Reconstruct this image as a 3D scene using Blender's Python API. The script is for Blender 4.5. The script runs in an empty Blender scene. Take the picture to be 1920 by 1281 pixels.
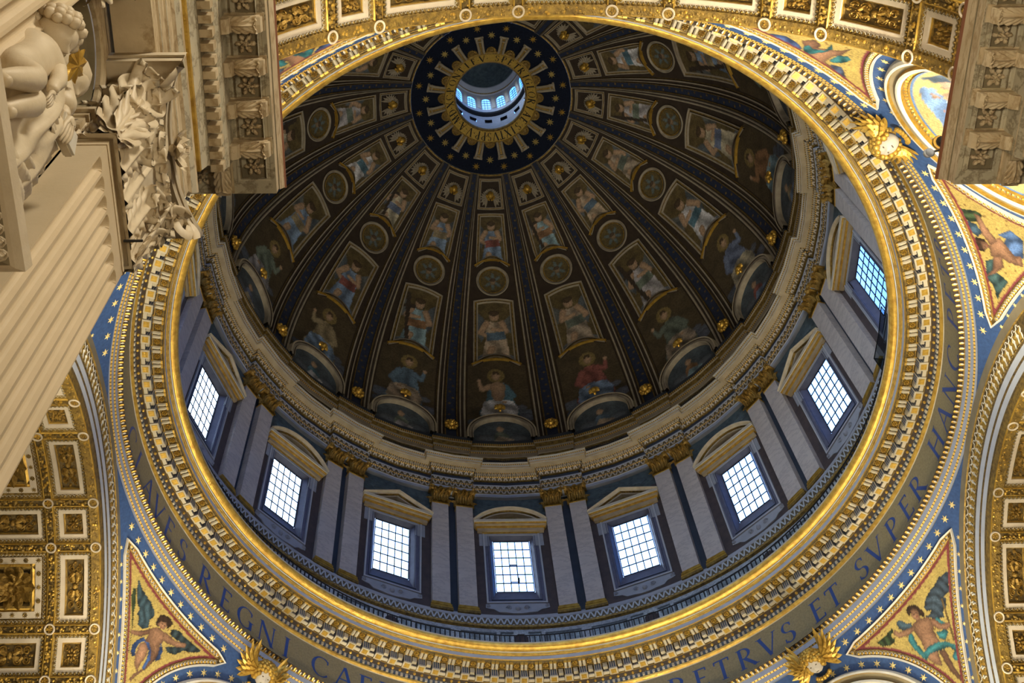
import bpy, math, random
import numpy as np
from mathutils import Matrix, Vector
random.seed(7); RNG = np.random.default_rng(7)
sc = bpy.context.scene
COL = sc.collection
# ---------------------------------------------------------------- camera
cam_d = bpy.data.cameras.new('camera'); cam = bpy.data.objects.new('camera', cam_d); COL.objects.link(cam)
CAM_R = ((0.9998673, 0.0021851, -0.0161427), (-0.0084207, 0.9176242, -0.3973600), (0.0139447, 0.3974432, 0.9175208))
mw = Matrix.Identity(4)
for i in range(3):
    mw[i][0] = CAM_R[0][i]; mw[i][1] = -CAM_R[1][i]; mw[i][2] = -CAM_R[2][i]
mw[0][3], mw[1][3], mw[2][3] = -5.1169, -31.0538, 0.0
cam.matrix_world = mw
cam_d.sensor_fit = 'HORIZONTAL'; cam_d.sensor_width = 36.0
cam_d.lens = 2241.30 / 1920 * 36.0
cam_d.shift_x = (960 - 843.481) / 1920
cam_d.shift_y = -(640.5 - 428.662) / 1920
cam_d.clip_start = 0.1; cam_d.clip_end = 600
sc.camera = cam
# ---------------------------------------------------------------- exposure
vs = sc.view_settings
sc.display_settings.display_device = 'sRGB'
vs.view_transform = 'Standard'; vs.look = 'None'; vs.gamma = 1.0; vs.use_curve_mapping = False
vs.exposure = 0.14
cy = sc.cycles
cy.max_bounces = 7; cy.diffuse_bounces = 4; cy.glossy_bounces = 3; cy.transmission_bounces = 3; cy.transparent_max_bounces = 8
cy.caustics_reflective = False; cy.caustics_refractive = False
cy.sample_clamp_indirect = 4.0
cy.use_denoising = True
# ---------------------------------------------------------------- sky
w = bpy.data.worlds.new('sky'); sc.world = w; w.use_nodes = True
nt = w.node_tree; nt.nodes.clear()
wo = nt.nodes.new('ShaderNodeOutputWorld'); bg = nt.nodes.new('ShaderNodeBackground')
tcd = nt.nodes.new('ShaderNodeTexCoord'); sep = nt.nodes.new('ShaderNodeSeparateXYZ')
nz = nt.nodes.new('ShaderNodeTexNoise'); nz.inputs['Scale'].default_value = 2.2; nz.inputs['Detail'].default_value = 5
mxm = nt.nodes.new('ShaderNodeMath'); mxm.operation = 'MULTIPLY_ADD'; mxm.inputs[1].default_value = -0.50; mxm.inputs[2].default_value = 0.02
addn = nt.nodes.new('ShaderNodeMath'); addn.operation = 'ADD'
rmp = nt.nodes.new('ShaderNodeValToRGB')
rmp.color_ramp.elements[0].position = 0.36; rmp.color_ramp.elements[0].color = (0.034, 0.135, 0.42, 1)
rmp.color_ramp.elements[1].position = 0.90; rmp.color_ramp.elements[1].color = (0.72, 0.84, 1.0, 1)
hz = nt.nodes.new('ShaderNodeMapRange'); hz.inputs['From Min'].default_value = -0.06; hz.inputs['From Max'].default_value = 0.02
gmix = nt.nodes.new('ShaderNodeMix'); gmix.data_type = 'RGBA'; gmix.inputs['A'].default_value = (0.05, 0.045, 0.04, 1)
L = nt.links.new
L(tcd.outputs['Generated'], nz.inputs['Vector']); L(tcd.outputs['Generated'], sep.inputs[0])
L(sep.outputs['X'], mxm.inputs[0]); L(nz.outputs['Fac'], addn.inputs[0]); L(mxm.outputs[0], addn.inputs[1])
L(addn.outputs[0], rmp.inputs['Fac']); L(sep.outputs['Z'], hz.inputs['Value'])
L(hz.outputs['Result'], gmix.inputs['Factor']); L(rmp.outputs['Color'], gmix.inputs['B'])
L(gmix.outputs['Result'], bg.inputs['Color']); bg.inputs['Strength'].default_value = 8.0
L(bg.outputs[0], wo.inputs['Surface'])
# ---------------------------------------------------------------- lamps: church floodlights on the cornice ledges, plus added nave fills
def area_lamp(name, loc, aim, size, power, color, size_y=None, spread=180):
    d = bpy.data.lights.new(name, 'AREA'); d.energy = power; d.color = color
    d.shape = 'RECTANGLE'; d.size = size; d.size_y = size_y or size; d.spread = math.radians(spread)
    o = bpy.data.objects.new(name, d); COL.objects.link(o)
    o.location = loc; o.rotation_euler = (Vector(aim) - Vector(loc)).to_track_quat('-Z', 'Y').to_euler()
    return o
WARM = (1.0, 0.80, 0.52); CREAM = (1.0, 0.89, 0.66)
for sx, sy, e in ((-1, 1, 1.0), (1, 1, 1.0), (1, -1, 2.3), (-1, -1, 0.9)):
    # floodlight banks on the ledge of each great pier, washing the pendentive and the ring above it
    a0 = math.degrees(math.atan2(sx, sy))
    for d in (-27, -9, 9, 27):
        a, b = math.radians(a0 + d * .45), math.radians(a0 + d)
        area_lamp('pier_floodlight', (20.0 * math.sin(a), 20.0 * math.cos(a), 33.6), (22.5 * math.sin(b), 22.5 * math.cos(b), 47), 1.6, 215 * e, CREAM, 1.0, 75)
for k in range(8):
    a = math.radians(22.5 + 45 * k)
    area_lamp('crossing_floodlight', (14.5 * math.sin(a), 14.5 * math.cos(a), 30.0), (20 * math.sin(a), 20 * math.cos(a), 51), 2.0, 300, CREAM, 2.0, 55)
for sx, sy in ((-1, 0), (1, 0), (0, -1)):
    for t in (-1, 1):
        # floodlights along the cornice of each arm, washing the coffered vault
        px, py = (sx * 25.5, t * 10.2) if sx else (t * 9.9, -26.0)
        area_lamp('vault_floodlight', (px, py, 33.6), (px * (1 if sx else -0.2), py * (-0.2 if sx else 1), 45), 7.0 if sx else 1.5, 215, CREAM, 1.5 if sx else 9.0)
area_lamp('nave_window_light', (7.5, -47.0, 37.0), (-12, -22, 24), 6.0, 8200, (1.0, 0.90, 0.72), 5.0)
area_lamp('nave_fill', (8.5, -33.0, 4.0), (-10, -21, 27), 5.0, 260, (1.0, 0.86, 0.62), 5.0, 60)  # added fill with no real fixture, brightens the near left pier
area_lamp('nave_fill', (-7.5, -33.0, 4.0), (10.5, -20, 31), 4.0, 420, (1.0, 0.86, 0.62), 4.0, 50)  # added fill, brightens the right cornice from below
area_lamp('floor_fill', (0.0, -40.0, 1.0), (0, -38, 30), 18.0, 500, WARM, 25.0)  # added lamp low in the nave, lifts the near piers
# portals in the sixteen drum windows guide the daylight
for k in range(16):
    a = math.radians(22.5 * k)
    o = area_lamp('window_portal', (21.3 * math.sin(a), 21.3 * math.cos(a), 63.7), (0, 0, 63.7), 2.5, 1.0, (1, 1, 1), 5.1)
    o.data.cycles.is_portal = True
# ---------------------------------------------------------------- node helpers and materials
class NT:
    def __init__(s, name):
        s.m = bpy.data.materials.new(name); s.m.use_nodes = True; s.t = s.m.node_tree
        s.b = s.t.nodes['Principled BSDF']
    def n(s, typ, **kw):
        x = s.t.nodes.new('ShaderNode' + typ)
        for k, v in kw.items(): setattr(x, k, v)
        return x
    def l(s, a, b): s.t.links.new(a, b)
    def put(s, v, inp):
        if isinstance(v, (int, float)): inp.default_value = v
        else: s.l(v, inp)
    def ma(s, op, a, b=0.0, c=None):
        x = s.n('Math', operation=op); s.put(a, x.inputs[0]); s.put(b, x.inputs[1])
        if c is not None: s.put(c, x.inputs[2])
        return x.outputs[0]
    def mix(s, f, a, b):
        x = s.n('Mix', data_type='RGBA'); s.put(f, x.inputs['Factor'])
        for v, i in ((a, 'A'), (b, 'B')):
            if isinstance(v, tuple): x.inputs[i].default_value = (*v, 1)
            else: s.l(v, x.inputs[i])
        return x.outputs['Result']
    def noise(s, scale, detail=3, vec=None, rough=0.55):
        x = s.n('TexNoise'); x.inputs['Scale'].default_value = scale; x.inputs['Detail'].default_value = detail; x.inputs['Roughness'].default_value = rough
        s.l(vec or s.obj(), x.inputs['Vector']); return x.outputs['Fac']
    def obj(s):
        if not hasattr(s, '_o'): s._o = s.n('TexCoord').outputs['Object']
        return s._o
    def uv(s):
        x = s.n('TexCoord'); y = s.n('SeparateXYZ'); s.l(x.outputs['UV'], y.inputs[0]); return y.outputs['X'], y.outputs['Y']
    def ramp(s, f, a, b):
        x = s.n('MapRange'); s.put(f, x.inputs['Value']); x.inputs['From Min'].default_value = a; x.inputs['From Max'].default_value = b
        return x.outputs['Result']
    def base(s, v):
        if isinstance(v, tuple): s.b.inputs['Base Color'].default_value = (*v, 1)
        else: s.l(v, s.b.inputs['Base Color'])
    def bump(s, h, dist=0.05, strength=0.6):
        x = s.n('Bump'); x.inputs['Distance'].default_value = dist; x.inputs['Strength'].default_value = strength
        s.l(h, x.inputs['Height']); s.l(x.outputs['Normal'], s.b.inputs['Normal'])
def mat(name, c, rough=0.6, metal=0.0, c2=None, scale=1.5, bump=0.0, bscale=6.0, spec=None, vein=None):
    t = NT(name); t.b.inputs['Roughness'].default_value = rough; t.b.inputs['Metallic'].default_value = metal
    if spec is not None: t.b.inputs['Specular IOR Level'].default_value = spec
    col = c
    if c2: col = t.mix(t.ramp(t.noise(scale, 4), 0.35, 0.68), c, c2)
    if vein:
        x = t.n('Mapping'); x.inputs['Scale'].default_value = vein[1]; x.inputs['Rotation'].default_value = (0.4, 0.6, 0.5); t.l(t.obj(), x.inputs['Vector'])
        f = t.ma('ABSOLUTE', t.ma('SUBTRACT', t.noise(1.0, 6, x.outputs['Vector'], 0.65), 0.5))
        col = t.mix(t.ramp(f, 0.0, 0.05), vein[0], col)
    t.base(col)
    if bump: t.bump(t.noise(bscale, 4), bump, 0.7)
    return t.m
GOLD = mat('gilded_stucco', (0.72, 0.46, 0.085), 0.36, 0.6, (0.46, 0.26, 0.04), 3.0, 0.03, 9.0)
GOLD_C = mat('capital_gilding', (0.50, 0.31, 0.065), 0.42, 0.5, (0.24, 0.14, 0.03), 6.0, 0.05, 16.0)
GOLD_D = mat('antique_gilding', (0.42, 0.27, 0.06), 0.45, 0.5, (0.16, 0.10, 0.03), 5.0, 0.05, 14.0)
GOLD_B = mat('dark_gilded_ground', (0.20, 0.13, 0.035), 0.5, 0.3, (0.06, 0.04, 0.015), 6.0, 0.05, 12.0)
PALE = mat('pale_stucco', (0.56, 0.49, 0.36), 0.65, 0, (0.42, 0.36, 0.25), 2.0, 0.02, 10.0)
WHITE = mat('white_stucco', (0.68, 0.64, 0.54), 0.6, 0, (0.56, 0.51, 0.41), 1.6, 0.015, 8.0)
CREAMST = mat('cream_plaster_border', (0.68, 0.58, 0.44), 0.7, 0, (0.58, 0.48, 0.35), 1.2, 0.015, 8.0)
GREY = mat('blue_grey_stucco', (0.40, 0.43, 0.50), 0.6, 0, (0.33, 0.36, 0.42), 1.4)
GREYL = mat('light_grey_stucco', (0.55, 0.58, 0.63), 0.6, 0, (0.47, 0.50, 0.55), 1.2)
TAN = mat('tan_stone', (0.46, 0.38, 0.26), 0.65, 0, (0.36, 0.29, 0.19), 1.5)
TRAV = mat('warm_travertine', (0.60, 0.49, 0.32), 0.6, 0, (0.46, 0.36, 0.22), 0.9, 0.012, 5.0, None, ((0.36, 0.26, 0.14), (0.5, 0.5, 2.2)))
TRAVS = mat('smooth_travertine', (0.62, 0.50, 0.33), 0.6, 0, (0.54, 0.43, 0.27), 0.5, 0.006, 9.0)
TRAVG = mat('grey_veined_marble', (0.50, 0.44, 0.31), 0.5, 0, (0.40, 0.36, 0.26), 0.8, 0.0, 5, None, ((0.24, 0.20, 0.13), (1.2, 1.2, 1.2)))
STATUE = mat('statue_marble', (0.66, 0.56, 0.40), 0.5, 0, (0.55, 0.45, 0.30), 1.4, 0.01, 12.0)
MARBLE = mat('grey_pilaster_marble', (0.62, 0.565, 0.53), 0.5, 0, (0.53, 0.485, 0.46), 0.8, 0, 5, None, ((0.46, 0.42, 0.41), (0.7, 0.7, 1.6)))
SLATE = mat('dark_blue_slate', (0.045, 0.065, 0.10), 0.5, 0, (0.03, 0.045, 0.075), 1.0)
PORPH = mat('dark_porphyry', (0.10, 0.075, 0.075), 0.5, 0, (0.06, 0.05, 0.055), 2.0)
NAVY = mat('navy_mosaic', (0.009, 0.014, 0.034), 0.8, 0, (0.005, 0.008, 0.02), 7.0, 0, 5, 0.15)
DIMPALE = mat('dim_stucco_moulding', (0.40, 0.345, 0.265), 0.7, 0, (0.29, 0.25, 0.19), 2.0)  # pale stucco darkened, the dome's dimness put into the colour
RINGG = mat('gold_mosaic_band', (0.74, 0.50, 0.10), 0.5, 0.1, (0.50, 0.32, 0.06), 10.0)
BLUE = mat('blue_mosaic', (0.042, 0.090, 0.225), 0.55, 0, (0.028, 0.062, 0.165), 7.0)
RIBBLUE = mat('rib_blue_mosaic', (0.022, 0.034, 0.078), 0.7, 0, (0.012, 0.02, 0.05), 7.0)
STARG = mat('pale_gold_star', (0.74, 0.56, 0.22), 0.45, 0.2)
BROWN = mat('brown_stucco', (0.058, 0.042, 0.031), 0.75, 0, (0.042, 0.031, 0.024), 2.0, 0, 5, 0.2)  # darkened so the colour carries the unlit look of the dome
RED = mat('porphyry_red_border', (0.19, 0.045, 0.045), 0.5, 0, (0.13, 0.03, 0.035), 8.0)
FRIEZE = mat('olive_gold_mosaic', (0.25, 0.205, 0.105), 0.55, 0.0, (0.19, 0.155, 0.08), 9.0)
LETTER = mat('ultramarine_lettering', (0.012, 0.05, 0.22), 0.5)
INK = mat('black_lettering', (0.012, 0.010, 0.008), 0.6)
IRON = mat('black_iron', (0.012, 0.012, 0.014), 0.5, 0.3)
LEAD = mat('dark_glazing_bar', (0.02, 0.025, 0.04), 0.6)
TEAL = mat('teal_grisaille', (0.10, 0.14, 0.15), 0.6, 0, (0.05, 0.075, 0.085), 3.0)
MOSGOLD = mat('gold_mosaic_ground', (0.52, 0.40, 0.13), 0.42, 0.25, (0.36, 0.27, 0.08), 14.0)
FLOOR = mat('floor_marble', (0.45, 0.37, 0.27), 0.35, 0, (0.30, 0.25, 0.19), 0.4)
SHADE = mat('olive_shade_ground', (0.27, 0.22, 0.13), 0.65, 0, (0.20, 0.16, 0.09), 1.2)  # olive trim; in the niche the recess shade is in this colour
REVEAL = mat('blue_grey_reveal', (0.15, 0.16, 0.24), 0.5, 0, (0.11, 0.12, 0.19), 2.0)
SKINW = mat('white_cherub_face', (0.52, 0.47, 0.40), 0.6)
EYE = mat('shadowed_eye', (0.13, 0.10, 0.07), 0.6)
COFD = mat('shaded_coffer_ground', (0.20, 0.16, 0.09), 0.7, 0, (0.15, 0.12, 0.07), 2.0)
RUST = mat('rust_red_edge', (0.22, 0.085, 0.04), 0.6)
BLACK = mat('black_lamp_body', (0.015, 0.014, 0.012), 0.4)
def pat_lattice(name, ca, cb, p=0.5, lw=0.10, rows=1.0):
    # interlaced zigzag strapwork on a band; uv in metres
    t = NT(name); u, v = t.uv(); t.b.inputs['Roughness'].default_value = 0.6
    f = t.ma('ABSOLUTE', t.ma('SUBTRACT', t.ma('FRACT', t.ma('DIVIDE', u, p)), 0.5))
    g = t.ma('MULTIPLY', f, 2.0)
    d = t.ma('ABSOLUTE', t.ma('SUBTRACT', g, t.ma('FRACT', t.ma('MULTIPLY', v, rows))))
    t.base(t.mix(t.ma('LESS_THAN', d, lw * 2), cb, ca)); t.b.inputs['Metallic'].default_value = 0.15
    return t.m
def pat_cells(name, ca, cb, p=0.3, q=0.3, fill=0.6, metal=0.2):
    # rows of blocks
    t = NT(name); u, v = t.uv(); t.b.inputs['Roughness'].default_value = 0.55
    a = t.ma('LESS_THAN', t.ma('FRACT', t.ma('DIVIDE', u, p)), fill)
    b = t.ma('LESS_THAN', t.ma('FRACT', t.ma('DIVIDE', v, q)), 0.72)
    t.base(t.mix(t.ma('MULTIPLY', a, b), cb, ca)); t.b.inputs['Metallic'].default_value = metal
    return t.m
LATT = pat_lattice('lattice_band', (0.55, 0.50, 0.42), (0.13, 0.09, 0.035), 0.42, 0.13, 1.7)
LATTB = pat_lattice('blue_lattice_band', (0.45, 0.50, 0.55), (0.10, 0.075, 0.035), 0.40, 0.13, 2.3)
DENT = pat_cells('small_dentil_band', (0.55, 0.45, 0.28), (0.05, 0.04, 0.03), 0.26, 0.45, 0.6)
BEADM = pat_cells('bead_course', (0.75, 0.50, 0.11), (0.10, 0.06, 0.02), 0.20, 9.0, 0.75, 0.5)
GDOT = pat_cells('gold_dot_course', (0.70, 0.45, 0.10), (0.16, 0.12, 0.07), 0.16, 9.0, 0.5, 0.4)
def vcol_mat(name, rough=0.5, metal=0.0, grain=12.0, amt=0.25, gain=1.0):
    t = NT(name); t.b.inputs['Roughness'].default_value = rough; t.b.inputs['Metallic'].default_value = metal
    a = t.n('Attribute', attribute_name='Col')
    x = t.n('TexVoronoi'); x.inputs['Scale'].default_value = grain; t.l(t.obj(), x.inputs['Vector'])
    bw = t.n('SeparateColor'); t.l(x.outputs['Color'], bw.inputs[0])
    k = t.ma('MULTIPLY_ADD', bw.outputs[0], amt * 2 * gain, (1 - amt) * gain)
    y = t.n('VectorMath', operation='SCALE'); t.l(a.outputs['Color'], y.inputs[0]); t.l(k, y.inputs['Scale'])
    t.l(y.outputs['Vector'], t.b.inputs['Base Color'])
    return t.m
PAINT = vcol_mat('glass_mosaic', 0.5, 0.0, 16.0, 0.22)
PAINTD = vcol_mat('dome_mosaic', 0.7, 0.0, 9.0, 0.25, 0.90)
g = NT('window_glass'); g.t.nodes.remove(g.b)
go = g.t.nodes['Material Output']; gt = g.n('BsdfTransparent'); gt.inputs['Color'].default_value = (0.93, 0.97, 1, 1)
gg = g.n('BsdfGlossy'); gg.inputs['Roughness'].default_value = 0.05; gm = g.n('MixShader'); gm.inputs[0].default_value = 0.04
g.l(gt.outputs[0], gm.inputs[1]); g.l(gg.outputs[0], gm.inputs[2]); g.l(gm.outputs[0], go.inputs['Surface'])
GLASS = g.m
# ---------------------------------------------------------------- geometry helpers
def mesh(name, V, F, mats, mi=None, uv=None, col=None, smooth=False):
    me = bpy.data.meshes.new(name)
    V = np.asarray(V, float).reshape(-1, 3)
    if isinstance(F, np.ndarray): F = F.tolist()
    me.from_pydata(V.tolist(), [], F)
    for m in (mats if isinstance(mats, (list, tuple)) else [mats]): me.materials.append(m)
    if mi is not None: me.polygons.foreach_set('material_index', np.asarray(mi, dtype=np.int32))
    if uv is not None:
        lay = me.uv_layers.new(name='UVMap'); idx = np.zeros(len(me.loops), dtype=np.int32); me.loops.foreach_get('vertex_index', idx)
        lay.data.foreach_set('uv', np.asarray(uv, dtype=np.float32)[idx].ravel())
    if col is not None:
        at = me.color_attributes.new('Col', 'FLOAT_COLOR', 'POINT')
        c = np.ones((len(V), 4), dtype=np.float32); c[:, :3] = col; at.data.foreach_set('color', c.ravel())
    if smooth: me.polygons.foreach_set('use_smooth', np.ones(len(me.polygons), dtype=bool))
    me.update(); return me
def tag(o, label=None, cat=None, group=None, kind=None):
    for k, v in (('label', label), ('category', cat), ('group', group), ('kind', kind)):
        if v: o[k] = v
    return o
def link(name, me, parent=None, loc=None):
    o = bpy.data.objects.new(name, me); COL.objects.link(o)
    if parent is not None: o.parent = parent
    if loc is not None: o.location = loc
    return o
def empty(name, loc=(0, 0, 0), rz=0.0):
    o = bpy.data.objects.new(name, None); COL.objects.link(o); o.location = loc; o.rotation_euler = (0, 0, rz); o.empty_display_size = 0.3
    return o
def add(name, V, F, mats, parent=None, base=(0, 0, 0), **kw):
    V = np.asarray(V, float).reshape(-1, 3) - np.asarray(base, float)
    return link(name, mesh(name, V, F, mats, **kw), parent)
def rad(d): return math.radians(d)
def pol(r, az, z): return np.array([r * math.sin(rad(az)), r * math.cos(rad(az)), z])
def copy_tree(o, parent=None):
    c = o.copy(); COL.objects.link(c)
    if parent is not None: c.parent = parent
    for ch in list(o.children): copy_tree(ch, c)
    return c
def join(parts):
    # [(V, F[, mi])] -> V, F, mi
    Vs, Fs, M, n = [], [], [], 0
    for p in parts:
        V, F = np.asarray(p[0], float).reshape(-1, 3), p[1]
        m = p[2] if len(p) > 2 else 0
        Vs.append(V); Fs += [[i + n for i in f] for f in F]; n += len(V)
        M += (list(m) if hasattr(m, '__len__') else [m] * len(F))
    return np.concatenate(Vs), Fs, M
def grid(nu, nv, wrap=False):
    # faces of a nu x nv vertex grid (index i*nv+j)
    F = []
    for i in range(nu if wrap else nu - 1):
        for j in range(nv - 1):
            a, b = i * nv + j, ((i + 1) % nu) * nv + j
            F.append([a, b, b + 1, a + 1])
    return F
def box(x0, x1, y0, y1, z0, z1):
    V = [(x, y, z) for x in (x0, x1) for y in (y0, y1) for z in (z0, z1)]
    return np.array(V, float), [[0, 1, 3, 2], [4, 6, 7, 5], [0, 4, 5, 1], [2, 3, 7, 6], [0, 2, 6, 4], [1, 5, 7, 3]]
def ball(rx=1, ry=1, rz=1, n=8, m=6, c=(0, 0, 0), half=False):
    V, F = [], []
    for j in range(m + 1):
        t = (math.pi / 2 if half else math.pi) * j / m
        for i in range(n):
            a = 2 * math.pi * i / n
            V.append((c[0] + rx * math.sin(t) * math.cos(a), c[1] + ry * math.sin(t) * math.sin(a), c[2] + rz * math.cos(t)))
    for j in range(m):
        for i in range(n):
            F.append([j * n + i, j * n + (i + 1) % n, (j + 1) * n + (i + 1) % n, (j + 1) * n + i])
    return np.array(V), F
def tube(pts, r, n=6, closed=False):
    P = np.asarray(pts, float); m = len(P); R_ = np.broadcast_to(np.asarray(r, float), (m,))
    V, F = [], []
    for i in range(m):
        t = (P[(i + 1) % m] - P[i - 1]) if (closed or 0 < i < m - 1) else (P[1] - P[0] if i == 0 else P[-1] - P[-2])
        t = t / (np.linalg.norm(t) + 1e-9); a = np.array([0, 0, 1.0]) if abs(t[2]) < 0.9 else np.array([1.0, 0, 0])
        u = np.cross(t, a); u /= np.linalg.norm(u); v = np.cross(t, u)
        for k in range(n):
            an = 2 * math.pi * k / n; V.append(P[i] + R_[i] * (u * math.cos(an) + v * math.sin(an)))
    for i in range(m if closed else m - 1):
        for k in range(n):
            F.append([i * n + k, i * n + (k + 1) % n, ((i + 1) % m) * n + (k + 1) % n, ((i + 1) % m) * n + k])
    if not closed: F += [list(range(n)), list(range((m - 1) * n, m * n))]
    return np.array(V), F
def prism(poly, z0, z1):
    n = len(poly); V = [(x, y, z0) for x, y in poly] + [(x, y, z1) for x, y in poly]
    return np.array(V, float), [list(range(n)), list(range(n, 2 * n))] + [[i, (i + 1) % n, n + (i + 1) % n, n + i] for i in range(n)]
def star(n, R_, r, h, rot=0.0):
    V = [(0, 0, h)]
    for i in range(2 * n):
        a = rot + math.pi * i / n; q = R_ if i % 2 == 0 else r; V.append((q * math.cos(a), q * math.sin(a), 0))
    return np.array(V, float), [[0, 1 + i, 1 + (i + 1) % (2 * n)] for i in range(2 * n)]
def rosette(n, R_, h):
    # petals round a button, flat relief in xy with height z
    P = [ball(R_ * 0.34, R_ * 0.26, h * 0.8, 6, 4, half=True)]
    out = []
    for i in range(n):
        a = 2 * math.pi * i / n; V, F = ball(R_ * 0.36, R_ * 0.24, h * 0.7, 6, 3, half=True); V = V + [R_ * 0.66, 0, 0]
        c, s = math.cos(a), math.sin(a); V = V @ np.array([[c, s, 0], [-s, c, 0], [0, 0, 1]]); out.append((V, F))
    return join(out + [(lambda b: (b[0] * [0.9, 0.9, 1.6], b[1]))(P[0])])[:2]
def place(V, u=0.0, v=0.0, h=0.0, rot=0.0, s=1.0):
    V = np.asarray(V, float) * s; c, q = math.cos(rot), math.sin(rot)
    return V @ np.array([[c, q, 0], [-q, c, 0], [0, 0, 1]]) + [u, v, h]
def frame2d(poly, prof, closed=True):
    # sweep profile [(outward offset, height)] along a 2-D polygon (ccw), mitred; returns V (u,v,h), F, segment index
    P = np.asarray(poly, float); n = len(P); N = np.zeros((n, 2))
    for i in range(n):
        a = P[i] - P[i - 1] if (closed or i > 0) else P[1] - P[0]
        b = P[(i + 1) % n] - P[i] if (closed or i < n - 1) else P[-1] - P[-2]
        a = a / (np.linalg.norm(a) + 1e-12); b = b / (np.linalg.norm(b) + 1e-12)
        na, nb = np.array([a[1], -a[0]]), np.array([b[1], -b[0]]); m = na + nb
        N[i] = m / max(m @ na, 0.35)
    k = len(prof); V = np.zeros((n, k, 3))
    for j, (o, h) in enumerate(prof): V[:, j, :2] = P + N * o; V[:, j, 2] = h
    F, M = [], []
    for i in range(n if closed else n - 1):
        for j in range(k - 1):
            a, b = i * k + j, ((i + 1) % n) * k + j; F.append([a, b, b + 1, a + 1]); M.append(j)
    return V.reshape(-1, 3), F, M
def subdiv(poly, step, closed=True):
    P = np.asarray(poly, float); out = []
    for i in range(len(P) if closed else len(P) - 1):
        a, b = P[i], P[(i + 1) % len(P)]; m = max(1, int(np.linalg.norm(b - a) / step))
        out += [a + (b - a) * t / m for t in range(m)]
    if not closed: out.append(P[-1])
    return np.array(out)
def resample(poly, step, closed=False):
    P = np.asarray(poly, float)
    if closed: P = np.vstack([P, P[:1]])
    d = np.concatenate([[0], np.cumsum(np.linalg.norm(np.diff(P, axis=0), axis=1))]); n = max(2, int(round(d[-1] / step)) + 1)
    t = np.linspace(0, d[-1], n)
    if closed: t = t[:-1]
    Q = np.stack([np.interp(t, d, P[:, k]) for k in range(P.shape[1])], 1)
    return Q, d[-1] / (n - 1)
def circle(cx, cy_, r, n=32): return np.array([(cx + r * math.cos(2 * math.pi * i / n), cy_ + r * math.sin(2 * math.pi * i / n)) for i in range(n)])
def lathe(name, prof, mats, a0, a1, n, parent=None, dr=None, cols=None, base=(0, 0, 0), smooth=False, closed=False):
    # prof: [(r, z, material index of the segment that starts here)]; cols: [(azimuth, radial offset)]
    if cols is None: cols = [(a0 + (a1 - a0) * i / n, 0.0) for i in range(n if closed else n + 1)]
    k = len(prof); V, UV = [], []; s = 0.0; cum = []
    for j, p in enumerate(prof):
        if j: s += math.hypot(p[0] - prof[j - 1][0], p[1] - prof[j - 1][1])
        cum.append(s)
    R0 = prof[0][0]
    for a, d in cols:
        for j, p in enumerate(prof):
            V.append(pol(p[0] + d, a, p[1])); UV.append((rad(a) * R0, cum[j]))
    F, M = [], []
    for i in range(len(cols) if closed else len(cols) - 1):
        i2 = (i + 1) % len(cols)
        for j in range(k - 1):
            F.append([i * k + j, i2 * k + j, i2 * k + j + 1, i * k + j + 1]); M.append(prof[j][2])
    return add(name, V, F, mats, parent, base, mi=M, uv=UV, smooth=smooth)
def mapped(name, V, F, mats, S, parent=None, base=(0, 0, 0), **kw):
    V = np.asarray(V, float); return add(name, S(V[:, 0], V[:, 1], V[:, 2]), F, mats, parent, base, **kw)
def paint_grid(name, X, Y, S, painter, material, parent=None, base=(0, 0, 0), h=0.0, drop=None):
    # X, Y: 2-D arrays of surface coordinates; painter(x, y) -> rgb
    nu, nv = X.shape; x, y = X.ravel(), Y.ravel()
    V = S(x, y, np.full(x.shape, h)); F = grid(nu, nv)
    if drop is not None:
        k = drop(x, y); F = [f for f in F if not all(k[i] for i in f)]
    return add(name, V, F, material, parent, base, col=painter(x, y), smooth=True)
def in_poly(x, y, P):
    P = np.asarray(P, float); r = np.zeros(x.shape, bool); j = len(P) - 1
    for i in range(len(P)):
        xi, yi = P[i]; xj, yj = P[j]
        with np.errstate(divide='ignore', invalid='ignore'):
            r ^= ((yi > y) != (yj > y)) & (x < (xj - xi) * (y - yi) / (yj - yi + 1e-12) + xi)
        j = i
    return r
def fbm(x, y, s, seed=0):
    v = np.zeros(x.shape); a = 1.0
    for o in range(4):
        f = s * 2 ** o; p = seed * 1.7 + o * 2.3
        v += a * np.sin(f * x * 1.3 + 2.1 * np.sin(f * y * 0.9 + p) + p) * np.sin(f * y * 1.1 + 1.7 * np.sin(f * x * 0.8 - p) - p); a *= 0.5
    return v
def seg_dist(x, y, Q):
    d = np.full(x.shape, 99.0)
    for i in range(len(Q)):
        a, b = Q[i - 1], Q[i]; t = np.clip(((x - a[0]) * (b[0] - a[0]) + (y - a[1]) * (b[1] - a[1])) / (np.sum((b - a) ** 2) + 1e-9), 0, 1)
        d = np.minimum(d, np.hypot(x - a[0] - t * (b[0] - a[0]), y - a[1] - t * (b[1] - a[1])))
    return d
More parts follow.
